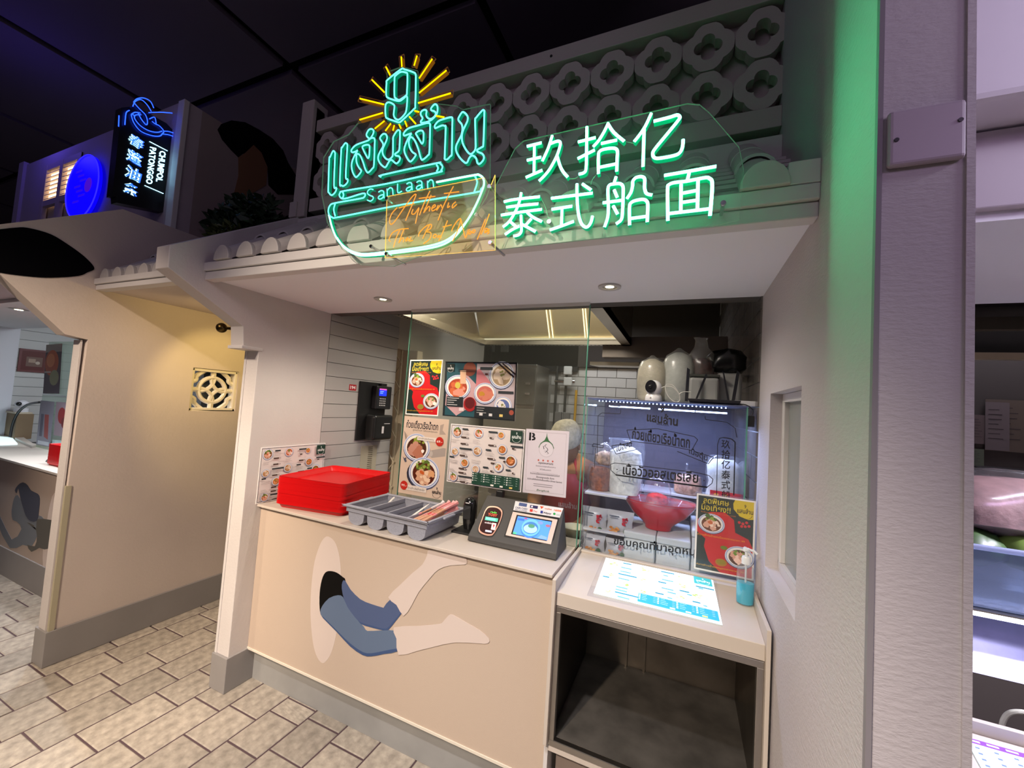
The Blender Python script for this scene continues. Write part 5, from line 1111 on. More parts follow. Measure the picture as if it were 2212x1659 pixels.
# ================================================================== kitchen: left side
PX = XP
kl = struct(MB().box(PX-.10, PX-.006, 1.846, 2.50, 0, 2.60, mat('plank_backing', (.16, .15, .14), .8)), 'wall_kitchen_left')
zl = [at(x_, y_, x=PX).z for x_, y_ in ((699.7, 688.8), (698.4, 722.7), (693, 756.6))]
pp = .088; z_ = zl[0]
while z_ > .2:
    MB().box(PX-.012, PX, 1.847, 2.50, z_-pp+.0035, z_, PLANKM).build('plank', kl); z_ -= pp
for q_ in range(6): MB().box(PX-.012, PX+(.003 if q_ == 0 else 0), 1.847, 2.50, zl[0]+.004+q_*pp, zl[0]+q_*pp+pp, PLANKM).build('plank', kl)
stk = thing('number_sticker', 'small red sticker reading 194 on the shiplap wall', 'sticker', (PX+.0006, 0, 0))
a = at(755, 830, x=PX+.001); b = at(770, 832, x=PX+.001); mb = MB().box(0, .0006, a.y, b.y, a.z-.04, a.z, cm('b01c24')); mb.build('sticker_sheet', stk)
A = Art(Vector((.0008, a.y, a.z)), (0, b.y-a.y, 0), (0, 0, -.04)); A.text('194', .12, .80, .76, .6, 'f0e0e0', .04); A.build('number', stk)
tcx = thing('time_clock', 'black wall-mounted time clock with a blue screen and keypad over a receipt unit', 'time clock', (PX, 0, 0))
MB().box(0, .012, 2.13, 2.40, 1.235, 1.645, BLACK).build('back_plate', tcx, bevel=.002)
MB().box(.012, .055, 2.25, 2.41, 1.455, 1.625, mat('satin_black', (.018, .018, .02), .3)).build('clock_body', tcx, bevel=.008, seg=3)
MB().box(.012, .10, 2.20, 2.40, 1.235, 1.415, mat('satin_black2', (.012, .012, .012), .25)).build('printer_body', tcx, bevel=.02, seg=4)
MB().box(.012, .04, 2.31, 2.35, 1.615, 1.64, BLACK).build('clock_camera', tcx, bevel=.003)
A = Art(Vector((.056, 2.275, 1.605)), (0, .075, 0), (0, 0, -.052), 1.6); A.rect(0, 0, 1, 1, '1428ff'); A.rect(0, 0, 1, .18, 'b04080'); A.rect(.1, .35, .6, .45, '6080ff'); A.rect(.1, .58, .5, .68, '6080ff'); A.build('clock_screen', tcx)
mb = MB()
for i in range(4):
    for j in range(4): mb.box(.056, .058, 2.283+j*.017, 2.292+j*.017, 1.528-i*.016, 1.535-i*.016, PAPER)
tag(mb.build('keypad', tcx), kind='stuff')
MB().box(.101, .102, 2.30, 2.36, 1.352, 1.356, PAPER).build('paper_slot', tcx); MB().box(.101, .102, 2.28, 2.30, 1.285, 1.335, PAPER).build('label', tcx)
rs = thing('printed_notice', 'narrow printed paper notice hanging under the time clock', 'notice', (PX+.001, 0, 0)); MB().box(0, .001, 2.20, 2.36, .95, 1.19, mat('aged_paper', (.40, .36, .27), .7)).build('notice_sheet', rs)
A = Art(Vector((.0015, 2.27, 1.18)), (0, .05, 0), (0, 0, -.22))
for i in range(16): A.rect(0, i/16, .9, i/16+.02, '5a5040')
A.build('notice_text', rs)
fg = thing('folding_gate', 'cream folding metal gate drawn back against the kitchen wall', 'gate', (0, 0, 0))
GC = mat('cream_gate_paint', (.40, .34, .24), .5)
MB().box(PX+.03, PX+.17, 2.53, 2.60, 0, 1.92, GC).build('gate_post', fg, bevel=.004); MB().box(PX+.02, PX+.035, 2.515, 2.53, 0, 1.92, GC).build('gate_post', fg)
for i in range(9):
    z0_ = .2+i*.19
    MB().prism([(PX-.03, 2.512, z0_), (PX-.03, 2.512, z0_+.012), (PX+.045, 2.512, z0_+.10), (PX+.045, 2.512, z0_+.088)], (0, .006, 0), GC).build('scissor_bar', fg)
    MB().prism([(PX-.03, 2.506, z0_+.18), (PX-.03, 2.506, z0_+.168), (PX+.045, 2.506, z0_+.08), (PX+.045, 2.506, z0_+.092)], (0, .006, 0), GC).build('scissor_bar', fg)
KW = mat('kitchen_wall_grey', (.52, .47, .40), .6)
struct(MB().box(PX-.1, PX, 2.62, 4.2, 0, 2.6, KW), 'wall_kitchen_left_rear')
struct(MB().box(PX, XR, GY+.02, 4.2, 2.62, 2.66, mat('kitchen_ceiling', (.05, .045, .04), .9)), 'ceiling_kitchen')
struct(MB().box(PX-.1, PX, 2.50, 2.62, 1.93, 2.6, KW), 'trim_6')
struct(MB().box(PX-.1, XR, GY+.02, GY+.10, ZS+.0, 2.62, mat('header_back', (.10, .09, .08), .9)), 'trim_7')
# back wall with white glazed bricks
YB = 4.2
struct(MB().box(PX, XR, YB-.05, YB-.01, 2.0, 2.62, mat('painted_upper_shade', (.035, .026, .02), .8)), 'wall_shade_sheet')  # added dark sheet standing in for shade on the upper back wall
kb = struct(MB().box(PX, XR+.1, YB, YB+.1, 0, 2.64, mat('brick_joint', (.30, .28, .25), .9)), 'wall_kitchen_back')
bme = MB().box(0, .192, -.006, 0, 0, .092, WTILE).build('tile', kb); bm_ = bme.data; D.objects.remove(bme)
cnt = 0
for r in range(8, 21):
    for c in range(-1, 8):
        x = -1.15+c*.2+(.1 if r % 2 else 0)
        if x+.19 > XR: continue
        o = D.objects.new('tile', bm_); COL.objects.link(o); o.parent = kb; o.location = (x, YB, r*.1)
# right kitchen wall with grey glazed bricks, running bond
kr = struct(MB().box(XR-.001, XR+.1, GY+.012, YB, 0, 2.64, mat('grey_joint', (.42, .41, .39), .9)), 'wall_kitchen_right')
zz = [at(px_, py_, x=XR).z for px_, py_ in ((1655.9, 656.6), (1653.5, 712.8), (1651.6, 766.3), (1649.7, 823), (1645.5, 931.4), (1642, 987.5), (1639.5, 1043.4))]
ph_ = (zz[0]-zz[3])/3
gme = MB().box(-.007, 0, .003, .222, .0025, ph_-.0025, GREYT).build('tile', kr, bevel=.002); gm_ = gme.data; D.objects.remove(gme)
for r in range(-5, 11):
    for c in range(0, 10):
        y_ = GY+.012+c*.225-(.1125 if r % 2 else 0)
        if y_ > YB-.25: continue
        o = D.objects.new('tile', gm_); COL.objects.link(o); o.parent = kr; o.location = (XR, y_, zz[0]-(r+0)*ph_)
        if y_ < GY+.01: o.location.y = GY+.012; o.scale = (1, .49, 1)
        
# stainless hood over the cooking line
hd = thing('extractor_hood', 'large stainless extractor hood with a perforated rim above the kitchen', 'hood', (0, 0, 0))
hx0, hx1, hy0, hy1, hz = -1.72, -.40, 1.96, 3.2, 2.07
mb = MB(); mb.box(hx0, hx1, hy1-.06, hy1, hz, hz+.05, HOOD).build('rim_back', hd); MB().box(hx1-.07, hx1, hy0, hy1, hz, hz+.05, HOOD).build('rim_side', hd); MB().box(hx0, hx0+.07, hy0, hy1, hz, hz+.05, HOOD).build('rim_side', hd); MB().box(hx0, hx1, hy0, hy0+.05, hz, hz+.05, HOOD).build('rim_front', hd)
MB().add([(hx0, hy1, hz), (hx1, hy1, hz), (hx1-.02, hy1-.28, hz+.50), (hx0+.02, hy1-.28, hz+.50)], [(0, 1, 2, 3)], mat('hood_inner', (.34, .29, .18), .5, .8, bump=(20, .1, (30, 1, 1)))).build('sloped_back', hd)
MB().add([(hx1, hy0, hz), (hx1, hy1, hz), (hx1, hy1, 2.6), (hx1, hy0, 2.6)], [(0, 1, 2, 3)], HOOD).build('side_sheet', hd); MB().add([(hx0, hy0, hz), (hx0, hy1, hz), (hx0, hy1, 2.6), (hx0, hy0, 2.6)], [(0, 1, 2, 3)], HOOD).build('side_sheet', hd)
MB().box(hx0+.02, hx1-.02, hy1-.075, hy1-.06, hz+.04, hz+.052, emis('painted_rim_glint', (.9, .8, .55), .6)).build('lip', hd)  # self-glowing strip painted in as the highlight along the rim
mb = MB()
for i in range(38):
    mb.lathe([(.006, 0), (.006, .001)], (hx0+.1+i*.0315, hy1-.03, hz-.0012), DARK, 8)
    mb.lathe([(.006, 0), (.006, .001)], (hx0+.035, hy0+.05+i*.03, hz-.0012), DARK, 8)
tag(mb.build('perforations', hd), kind='stuff')
for x in (-1.22, -.62): MB().tube([(x, 2.35, 2.6), (x, 2.35, 2.33), (x-.01, 2.35, 2.27)], [.008, .008, .013], CHROME, 8).build('nozzle', hd, smooth=True)
STREAK = emis('streak_glow', (1, .80, .42), 2.2)  # glowing rods imitate fluorescent tubes reflected in the hood, no lamps here
for x in (-1.055, -1.025, -.755, -.735, -.515, -.490, -.468): MB().tube([(x, hy1-.03, hz+.035), (x-.01, hy1-.22, hz+.385)], .005, STREAK, 6).build('reflection_streak', hd)
MB().box(-.62, XR, 3.2, 3.32, 1.98, 2.14, mat('beam_brown', (.14, .115, .095), .6)).build('duct_beam', hd)
h2 = thing('extractor_hood', 'smaller stainless hood with a dark filter behind the cream sacks', 'hood', (0, 0, 0))
MB().hexa([(-.75, 3.35, 1.93), (-.35, 3.35, 1.93), (-.30, 3.5, 1.93), (-.70, 3.5, 1.93), (-.75, 3.35, 1.96), (-.35, 3.35, 1.96), (-.30, 3.5, 1.96), (-.70, 3.5, 1.96)], HOOD).build('rim_front', h2)
MB().box(-.35, .27, 3.5, 4.1, 1.90, 2.0, mat('dim_steel', (.2, .18, .16), .4, 1)).build('hood_shell', h2)
mb = MB().box(-.2, .2, 3.56, 4.0, 1.885, 1.90, DARK); mb.build('filter', h2)
# dark board, fridge, pipes and switches on the back
bd_ = thing('dark_board', 'black wall board with two sockets above the fridge', 'board', (0, 0, 0)); pa, pb_ = at(1031, 743, y=4.15), at(1247, 803, y=4.15)
MB().box(pa.x, pb_.x, 4.15, 4.19, pb_.z, pa.z+.12, mat('black_board', (.014, .014, .014), .3)).build('panel', bd_)
for px_ in (1060, 1090): p = at(px_, 752, y=4.14); MB().box(p.x-.05, p.x+.05, 4.135, 4.15, p.z-.045, p.z+.045, mat('socket_grey', (.08, .08, .075), .5)).build('socket', bd_, bevel=.004)
part_l = at(1030, 800, y=4.10); struct(MB().box(PX, part_l.x, 3.95, 4.15, 0, 2.6, KW), 'wall_partition')
fr_ = thing('fridge', 'tall stainless fridge at the back of the kitchen', 'fridge', (0, 0, 0)); pa, pb_ = at(1052, 800, y=3.7), at(1160, 800, y=3.7)
MB().box(pa.x, pb_.x, 3.7, 4.1, 0, at(1118, 786, y=3.7).z, mat('fridge_steel', (.30, .27, .23), .35, .9)).build('fridge_body', fr_, bevel=.008)
MB().box(pa.x+.005, pb_.x-.005, 3.685, 3.70, .3, 1.52, mat('fridge_door', (.33, .30, .25), .4, .7)).build('fridge_door', fr_, bevel=.004)
MB().box(pa.x+.005, pb_.x-.005, 3.685, 3.70, 1.56, at(1118, 790, y=3.7).z-.02, mat('fridge_door_top', (.24, .23, .2), .3, .8)).build('fridge_door', fr_, bevel=.004)
for z_ in (1.66, 1.76): MB().box(pb_.x-.10, pb_.x-.05, 3.67, 3.685, z_, z_+.02, CHROME).build('fridge_handle', fr_)
for i, (px_, lb_) in enumerate(((1203, 'thin dark pipe on the tiled wall with a switch box'), (1224, 'thin dark pipe on the tiled wall with two white valves'), (1247, 'yellow gas pipe on the tiled wall'))):
    p = at(px_, 800, y=4.12); t = thing('gas_pipe' if i == 2 else 'water_pipe', lb_, 'pipe', (p.x, 4.13, 0))
    MB().tube([(0, 0, .0), (0, 0, 2.0 if i < 2 else 1.75)], .014, mat('yellow_pipe', (.65, .35, .02), .4) if i == 2 else mat('dark_pipe', (.06, .06, .055), .35, .6), 10).build('pipe_run', t, smooth=True)
    if i == 1:
        for py_ in (800, 824): q = at(1226, py_, y=4.08); MB().box(q.x-p.x-.045, q.x-p.x+.045, -.05, -.02, q.z-.045, q.z+.045, mat('valve_white', (.6, .58, .55), .4)).build('valve_box', t, bevel=.01, seg=3)
        q = at(1230, 824, y=4.1); MB().tube([(-.12, -.02, q.z), (.1, -.02, q.z)], .018, CHROME, 8).build('pipe_branch', t, smooth=True)
    if i == 0:
        q = at(1205, 900, y=4.08)
        for dx in (-.0, .09): MB().box(q.x-p.x+dx-.035, q.x-p.x+dx+.035, -.05, -.01, q.z-.16, q.z+.05, mat('switch_grey', (.16, .15, .14), .4)).build('switch_box', t, bevel=.005)
gp = thing('green_board', 'green chopping board leaning at the back of the kitchen', 'chopping board', (0, 0, 0)); P = [at(1145, 902, y=3.9), at(1152, 900, y=3.9), at(1161, 935, y=3.9), at(1142, 935, y=3.9)]
MB().prism(P, (0, .02, 0), mat('green_plastic', (.15, .42, .04), .4)).build('board_face', gp)
wbn = thing('worktop', 'stainless kitchen worktop behind the glass screen', 'worktop', (0, 0, 0)); MB().box(-1.45, -.90, 3.0, 3.6, .82, .86, STEEL).build('worktop_slab', wbn); MB().box(-1.43, -.92, 3.02, 3.58, .0, .82, mat('under_steel', (.2, .18, .16), .5, .5)).build('worktop_body', wbn)
bwl = thing('cream_bowl', 'cream bowl on the kitchen side beside the apron', 'bowl', (at(1241, 1135, y=2.02).x, 2.02, at(1241, 1160, y=2.02).z)); MB().lathe([(.03, 0), (.05, .02), (.06, .05), (.064, .052), (.055, .045), (0, .02)], (0, 0, 0), mat('cream_china', (.6, .58, .42), .3), 24).build('bowl_body', bwl, smooth=True)
cbk = thing('prep_shelf', 'dark steel shelf behind the counter glass', 'shelf', (0, 0, 0)); MB().box(-1.40, -.85, GY+.13, 2.05, .0, .86, mat('dark_shelf', (.10, .095, .085), .5)).build('shelf_body', cbk); MB().box(-.60, -.42, GY+.13, 2.05, .86, at(1241, 1160, y=2.02).z, mat('dark_ledge', (.05, .045, .04), .5)).build('shelf_step', cbk)

# ================================================================== cook behind the glass
def skin_body(name, verts, edges, radii, m, parent=None, sub=2):
    me = D.meshes.new(name); me.from_pydata(verts, edges, []); o = D.objects.new(name, me); COL.objects.link(o); o.parent = parent
    sk = o.modifiers.new('skin', 'SKIN'); me.skin_vertices[0].data[0].use_root = True
    for i, r in enumerate(radii): me.skin_vertices[0].data[i].radius = (r if isinstance(r, tuple) else (r, r))
    s_ = o.modifiers.new('sub', 'SUBSURF'); s_.levels = sub; s_.render_levels = sub; me.materials.append(m)
    sk.use_smooth_shade = True; return o
SKIN = mat('brown_skin', (.20, .085, .045), .5, bump=(90, .1)); TEE = mat('orange_brown_sleeve', (.40, .16, .05), .8); APR = mat('red_apron', (.42, .01, .02), .6, bump=(200, .2)); CAPM = mat('cream_hair_cap', (.38, .34, .25), .8, var=.25, vscale=60, bump=(50, .8))
ck = thing('person', 'cook in a cream hair cap and red apron bent over work behind the certificate', 'person', (-.62, 2.45, -.045))
V = [(0, 0, .92), (0, -.02, 1.05), (0, -.06, 1.20), (0, -.10, 1.27), (0, -.13, 1.335), (.09, 0, .88), (.10, -.02, .48), (.10, .02, .08), (.10, -.10, .035), (-.09, 0, .88), (-.10, -.02, .48), (-.10, .02, .08), (-.10, -.10, .035),
     (.15, -.09, 1.25), (.20, -.12, 1.03), (.12, -.28, .965), (.075, -.35, .95), (-.15, -.09, 1.25), (-.20, -.12, 1.03), (-.12, -.28, .965), (-.075, -.35, .95)]
E = [(0, 1), (1, 2), (2, 3), (3, 4), (0, 5), (5, 6), (6, 7), (7, 8), (0, 9), (9, 10), (10, 11), (11, 12), (3, 13), (13, 14), (14, 15), (15, 16), (3, 17), (17, 18), (18, 19), (19, 20)]
RR = [(.15, .11), (.14, .10), (.15, .10), (.10, .07), .052, .085, .055, .04, .035, .085, .055, .04, .035, .055, .045, .033, .03, .055, .045, .033, .03]
skin_body('body', V, E, RR, TEE, ck)
hd_ = MB(); n = 16; prof = [(.03, -.10), (.052, -.085), (.068, -.05), (.074, 0), (.076, .04), (.070, .085), (.045, .112), (.0, .12)]
hd_.T = Matrix.Translation((0, -.175, 1.385)) @ Matrix.Rotation(.45, 4, 'X'); hd_.lathe(prof, (0, 0, 0), SKIN, 20, sy=1.2)
hd_.ball((0, -.092, -.012), .016, SKIN, 8, 6, (.8, 1.1, 1.4)); hd_.ball((.076, 0, -.005), .016, SKIN, 8, 6, (.4, .8, 1.2)); hd_.ball((-.076, 0, -.005), .016, SKIN, 8, 6, (.4, .8, 1.2))
hd_.ball((.028, -.078, .012), .011, mat('eye_dark', (.02, .015, .012), .3), 8, 6); hd_.ball((-.028, -.078, .012), .011, MC['eye_dark'], 8, 6); hd_.ball((0, -.080, -.05), .02, mat('lips', (.22, .07, .06), .5), 8, 6, (1.1, .5, .35))
hd_.tube([(0, .03, -.16), (0, .0, -.06)], .045, SKIN, 12); hd_.build('head', ck, smooth=True)
cp = MB(); cp.T = hd_.T; cp.lathe([(.083, .018), (.090, .045), (.088, .085), (.065, .125), (.03, .145), (0, .148)], (0, .008, 0), CAPM, 22, sy=1.2); cp.build('hair_cap', ck, smooth=True)
MB().tube([(.05, -.155, 1.31), (.07, -.16, 1.22)], .009, APR, 8).build('apron_strap', ck); MB().tube([(-.05, -.155, 1.31), (-.07, -.16, 1.22)], .009, APR, 8).build('apron_strap', ck)
mb = MB(); n = 10; V = []
for i in range(n+1):
    for j, (z_, hw, dep) in enumerate(((1.225, .105, -.195), (1.10, .15, -.165), (.98, .185, -.145), (.80, .19, -.15), (.60, .18, -.16), (.48, .17, -.17))):
        u = i/n*2-1; V.append((hw*u, dep+.09*u*u, z_))
mb.add(V, [(i*6+j, (i+1)*6+j, (i+1)*6+j+1, i*6+j+1) for i in range(n) for j in range(5)], APR); o = mb.build('apron', ck, smooth=True); sd = o.modifiers.new('s', 'SOLIDIFY'); sd.thickness = .006
for sx in (1, -1):     # hands with five fingers over the work
    vv = [(0, 0, 0), (0, -.045, -.012)]; ee = [(0, 1)]; rr_ = [(.028, .018), (.034, .014)]
    for f, (fx, ln_) in enumerate(((-.026, .052), (-.009, .060), (.009, .056), (.025, .044))):
        k = len(vv); vv += [(fx, -.055, -.014), (fx*1.1, -.055-ln_*.5, -.022), (fx*1.1, -.055-ln_*.85, -.042)]; ee += [(1, k), (k, k+1), (k+1, k+2)]; rr_ += [.0085, .008, .007]
    k = len(vv); vv += [(-.034*sx, -.02, -.014), (-.046*sx, -.045, -.028)]; ee += [(0, k), (k, k+1)]; rr_ += [.010, .008]
    o = skin_body('hand', [(x+sx*.075, y-.36, z+.95) for x, y, z in vv], ee, rr_, SKIN, ck, 1)
A = Art(Vector((-.06, -.175, 1.08)), (.12, 0, 0), (0, 0, -.10)); A.L = 14; A.text('แสนล้าน', .3, .5, .9, .35, 'c8a0a0', .03); A.build('apron_print', ck)

# ================================================================== left neighbour: canopy soffit, counter, kitchen
struct(MB().box(-8, XL-.10, 1.08, 1.78, 2.005, 2.05, mat('soffit_white', (.62, .62, .64), .6)), 'ceiling_neighbour')
struct(MB().box(-8, XL-.10, .80, 1.08, 2.03, 2.22, UPW), 'trim_8')
lc = thing('neighbour_counter', 'beige counter of the left stall with a painted woman on its front', 'counter', (0, 0, 0))
LY = 1.38
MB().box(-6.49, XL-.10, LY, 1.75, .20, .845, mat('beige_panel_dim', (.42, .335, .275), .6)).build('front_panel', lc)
MB().box(-6.49, XL-.10, LY-.008, 1.74, 0, .20, GREYB).build('plinth', lc); MB().box(-6.49, XL-.10, LY-.02, 1.80, .845, .862, COUNTER).build('countertop', lc, bevel=.002)
kk = .3257; FS = mat('vinyl_grey_skin', (.16, .175, .195), .6); FD = mat('vinyl_dark_hair', (.055, .06, .085), .6); FG_ = mat('vinyl_dark_top', (.10, .095, .08), .6)
vinyl('painted_body', [(118, 520), (92, 545), (80, 600), (76, 640), (84, 685), (112, 697), (142, 745), (78, 815), (0, 660), (-20, 700), (65, 872), (150, 850), (210, 860), (250, 780), (300, 690), (240, 650), (200, 690), (160, 600)], 0, 900, kk, LY-.001, FS, .0008, lc, 2)
vinyl('painted_top', [(178, 702), (240, 740), (245, 680), (335, 685), (350, 710), (325, 875), (260, 870), (208, 897), (180, 850), (230, 860), (245, 790), (225, 720)], 0, 900, kk, LY-.0016, FG_, .0006, lc, 2)
vinyl('painted_hair', [(150, 436), (118, 455), (98, 488), (110, 508), (120, 475), (135, 540), (152, 600), (170, 655), (200, 692), (245, 690), (258, 620), (264, 545), (250, 512), (205, 490), (182, 455)], 0, 900, kk, LY-.002, FD, .0006, lc, 2)
vinyl('painted_round', [(375, 500), (345, 530), (320, 640), (300, 760), (285, 870), (285, 1000), (305, 1060), (340, 1050), (420, 1000), (420, 500)], 0, 900, kk, LY-.0006, VP, .0004, lc, 2)
NX = -6.5
ls = struct(MB().box(NX-.1, NX-.012, 1.80, 3.4, 0, 2.30, mat('shiplap_dark_joint', (.2, .2, .19), .8)), 'wall_neighbour_side')
for i in range(14): MB().box(NX-.012, NX, 1.80, 3.4, .80+i*.10, .896+i*.10, mat('cool_shiplap', (.50, .50, .48), .5)).build('plank', ls)
struct(MB().box(NX-.1, NX+.004, 1.0, 1.80, 0, 2.05, mat('cool_plaster', (.66, .66, .70), .6)), 'wall_neighbour_left')
struct(MB().box(NX-.004, XL-.1, 3.4, 3.5, 0, 2.4, mat('cool_plaster', (.66, .66, .70), .6)), 'wall_neighbour_back')
pa, pb_ = at(42, 752, x=NX), at(98, 806, x=NX); fp = thing('framed_picture', 'dark red framed picture on the shiplap wall of the left stall', 'picture', (NX+.001, 0, 0)); MB().box(0, .014, pa.y, pb_.y, pb_.z, pa.z, mat('maroon', (.12, .02, .02), .5)).build('frame', fp)
A = Art(Vector((.0145, pa.y+.02, pa.z-.02)), (0, pb_.y-pa.y-.04, 0), (0, 0, pb_.z-pa.z+.04)); A.rect(0, 0, 1, 1, '5a2a26'); A.rect(.2, .3, .9, .8, '6f564c'); A.rect(.3, .4, .6, .6, 'a08a78'); A.ell(.7, .6, .1, 'b8a898'); A.build('picture_print', fp)
zc2 = .862
def stuff_at(px, py, y): return at(px, py, y=y)
p = at(62, 905, y=1.9); cb = thing('cardboard_box', 'brown cardboard box standing on the left stall counter', 'box', (p.x, 1.78, zc2)); MB().box(-.13, .12, -.0, .12, 0, .26, mat('cardboard', (.20, .135, .075), .8)).build('box_body', cb, bevel=.004); MB().box(-.12, .11, -.01, .11, .26, .275, mat('cardboard_painted_lit', (.55, .48, .35), .7)).build('box_flap', cb)  # flap is a paler copy of the cardboard, light put into its colour
wcm = thing('security_camera', 'small white security camera on the cardboard box in the left stall', 'camera', (p.x+.03, 1.83, zc2+.275)); MB().lathe([(.05, 0), (.05, .04), (0, .041)], (0, 0, 0), CW, 20).build('camera_base', wcm, smooth=True); MB().ball((0, 0, .085), .05, CW, 16, 10, (1, 1, .8)).build('camera_head', wcm, smooth=True); MB().ball((.035, -.03, .085), .022, BLACK, 10, 8).build('lens', wcm, smooth=True)
hose = thing('black_hose', 'black hose arched beside the cardboard box in the left stall', 'hose', (0, 0, 0)); MB().tube(smooth_pts([at(*q, y=1.72) for q in ((22, 944), (28, 915), (40, 890), (60, 874), (85, 869))], 4), .011, BLACK, 8).build('hose_run', hose, smooth=True)
gs = thing('neighbour_glass', 'clear glass screen with food posters on the left stall counter', 'screen', (0, 0, 0))
a, b = at(92, 850, y=1.72), at(150, 738, y=1.72)
MB().box(a.x, a.x+.62, 1.72, 1.728, zc2, b.z, clear('green_glass', (.80, .88, .82), .05, .10, dcol=(.5, .6, .52))).build('glass_pane', gs); MB().box(a.x, a.x+.62, 1.718, 1.73, a.z-.008, a.z, CHROME).build('rail', gs)
A = Art(at(100, 745, y=1.715), at(135, 742, y=1.715)-at(100, 745, y=1.715), at(93, 850, y=1.715)-at(100, 745, y=1.715)); A.rect(0, 0, 1, 1, '5a5058'); A.rect(0, 0, 1, .16, '9a948e'); A.ell(.42, .38, .42, 'b8603a', .9); A.ell(.35, .33, .25, 'd88a58', .8); A.ell(.62, .68, .28, '9aa07c', .8); A.rect(.0, .55, .4, .58, 'c8c0b8'); A.build('poster_print', gs)
A = Art(at(88, 865, y=1.715), at(118, 868, y=1.715)-at(88, 865, y=1.715), at(78, 960, y=1.715)-at(88, 865, y=1.715)); A.rect(0, 0, 1, 1, '8a8a96'); A.poly([(.4, .3), (.7, .3), (.8, .85), (.5, .8)], '9c4a44'); A.rect(.15, .3, .35, .8, '5a5a6a'); A.rect(.1, .9, .9, .98, 'c8d0d8'); A.build('poster_print', gs)
A = Art(at(122, 868, y=1.715), at(150, 870, y=1.715)-at(122, 868, y=1.715), at(116, 940, y=1.715)-at(122, 868, y=1.715)); A.rect(0, 0, 1, 1, '8f8088'); A.ell(.5, .4, .3, '8c3030', 1); A.ell(.7, .6, .2, '6a2a2a'); A.build('poster_print', gs)
p = at(105, 1002, z=zc2); o = thing('payment_terminal', 'dark wedge-shaped payment terminal in the left stall beside the red trays', 'terminal', (p.x-.13, p.y+.02, zc2)); MB().hexa([(0, 0, 0), (.35, 0, 0), (.35, .2, 0), (0, .2, 0), (.02, .01, .03), (.35, .01, .03), (.35, .19, .15), (.02, .19, .15)], CHAR).build('housing', o, bevel=.003)
MB().hexa([(.06, .028, .043), (.3, .028, .043), (.3, .16, .130), (.06, .16, .130), (.06, .026, .046), (.3, .026, .046), (.3, .158, .133), (.06, .158, .133)], mat('dim_screen', (.25, .26, .3), .3)).build('screen', o)
p = at(106, 1003, z=zc2)
for i in range(16):
    o = D.objects.new('serving_tray', t0_.data); COL.objects.link(o); o.location = (p.x+.0, p.y-.02, zc2+.013+i*.0092); o.rotation_euler = (0, 0, .05); o.scale = (1, .7, 1.1)
    tag(o, 'red plastic serving tray lying on top of the left stall stack' if i == 15 else 'red plastic serving tray within the stack of the left stall', 'tray', 'red trays in the left stall')
lbx = thing('menu_lightbox', 'pale lit menu panel on the left stall order stand', 'lightbox', (0, 0, 0)); a, b, c_, d_ = [at(*q, z=zc2+.012) for q in ((-40, 940), (22, 940), (38, 958), (-60, 962))]; MB().prism([a, b, c_, d_], (0, 0, -.01), lit('c8e4ec', .9)).build('lit_panel', lbx)
MB().prism([at(*q, z=zc2+.02) for q in ((-60, 928), (40, 937), (78, 962), (70, 964), (30, 944), (-60, 936))], (0, 0, -.02), COUNTER).build('raised_edge', lbx)
p = at(41, 668, z=2.005); dl = thing('downlight', 'recessed downlight in the left stall soffit', 'downlight', (p.x, p.y, 2.005)); MB().lathe([(.05, -.004), (0, -.0041)], (0, 0, 0), mat('lamp_well', (.35, .33, .3), .3), 20).build('trim_ring', dl); MB().lathe([(.022, -.006), (0, -.0061)], (0, 0, 0), MC['lamp_glow'], 16).build('lens', dl)

bkg = thing('dark_backing', 'dark cabinet seen through the pierced breeze block', 'cabinet', (0, 0, 0)); MB().box(-3.75, -3.32, 1.84, 2.70, 0, 1.95, mat('dark_backing_side', (.03, .035, .035), .5)).build('backing_body', bkg); MB().box(-3.32, -3.31, 1.86, 2.68, 1.50, 1.515, mat('backing_edge_tone', (.2, .2, .18), .4)).build('backing_edge', bkg)  # made-up dark box, added so the block's holes look dark
# upper storey of the left stall
UY = 1.45
wu = MB(); wx0, wx1, wz0, wz1 = -5.16, -4.50, 2.62, 3.34
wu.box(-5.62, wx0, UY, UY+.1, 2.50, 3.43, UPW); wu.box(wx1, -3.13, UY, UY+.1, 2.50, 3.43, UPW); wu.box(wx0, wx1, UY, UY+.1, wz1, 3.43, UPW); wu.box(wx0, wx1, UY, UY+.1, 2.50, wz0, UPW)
uw = struct(wu, 'wall_upper_front')
MB().box(-3.19, -3.12, UY-.012, UY+.02, 2.5, 3.43, WHITE).build('corner_board', uw, bevel=.003); MB().box(-5.66, -5.56, UY-.02, UY+.05, 2.5, 3.45, UPW).build('corner_board', uw)
w2 = struct(MB().box(wx0, wx1, UY+.03, UY+.04, wz0, wz1, mat('shutter_wood', (.45, .38, .36), .6)), 'window_2')
MB().box(wx0+.05, wx1-.05, UY+.024, UY+.03, 3.0, wz1-.03, emis('lit_blind', (1, .66, .36), 2.6)).build('lit_blind', w2)
for sx in (wx0, (wx0+wx1)/2-.03, wx1-.06): MB().box(sx, sx+.06, UY-.01, UY+.022, wz0, wz1, MC['shutter_wood']).build('shutter_frame', w2, bevel=.003)
for z_ in (wz0, 2.97, wz1-.05): MB().box(wx0, wx1, UY-.008, UY+.02, z_, z_+.05, MC['shutter_wood']).build('shutter_frame', w2)
for cx in (wx0+.06, (wx0+wx1)/2+.03):
    for i in range(7):
        z_ = 3.03+i*.038; MB().prism([(cx, UY-.004, z_), (cx, UY+.022, z_+.014), (cx, UY+.022, z_+.020), (cx, UY-.004, z_+.006)], (.225, 0, 0), MC['shutter_wood']).build('slat', w2)
struct(MB().box(-3.22, -3.13, UY+.1, 4.6, 2.50, 3.43, BROWNW), 'wall_upper_side')
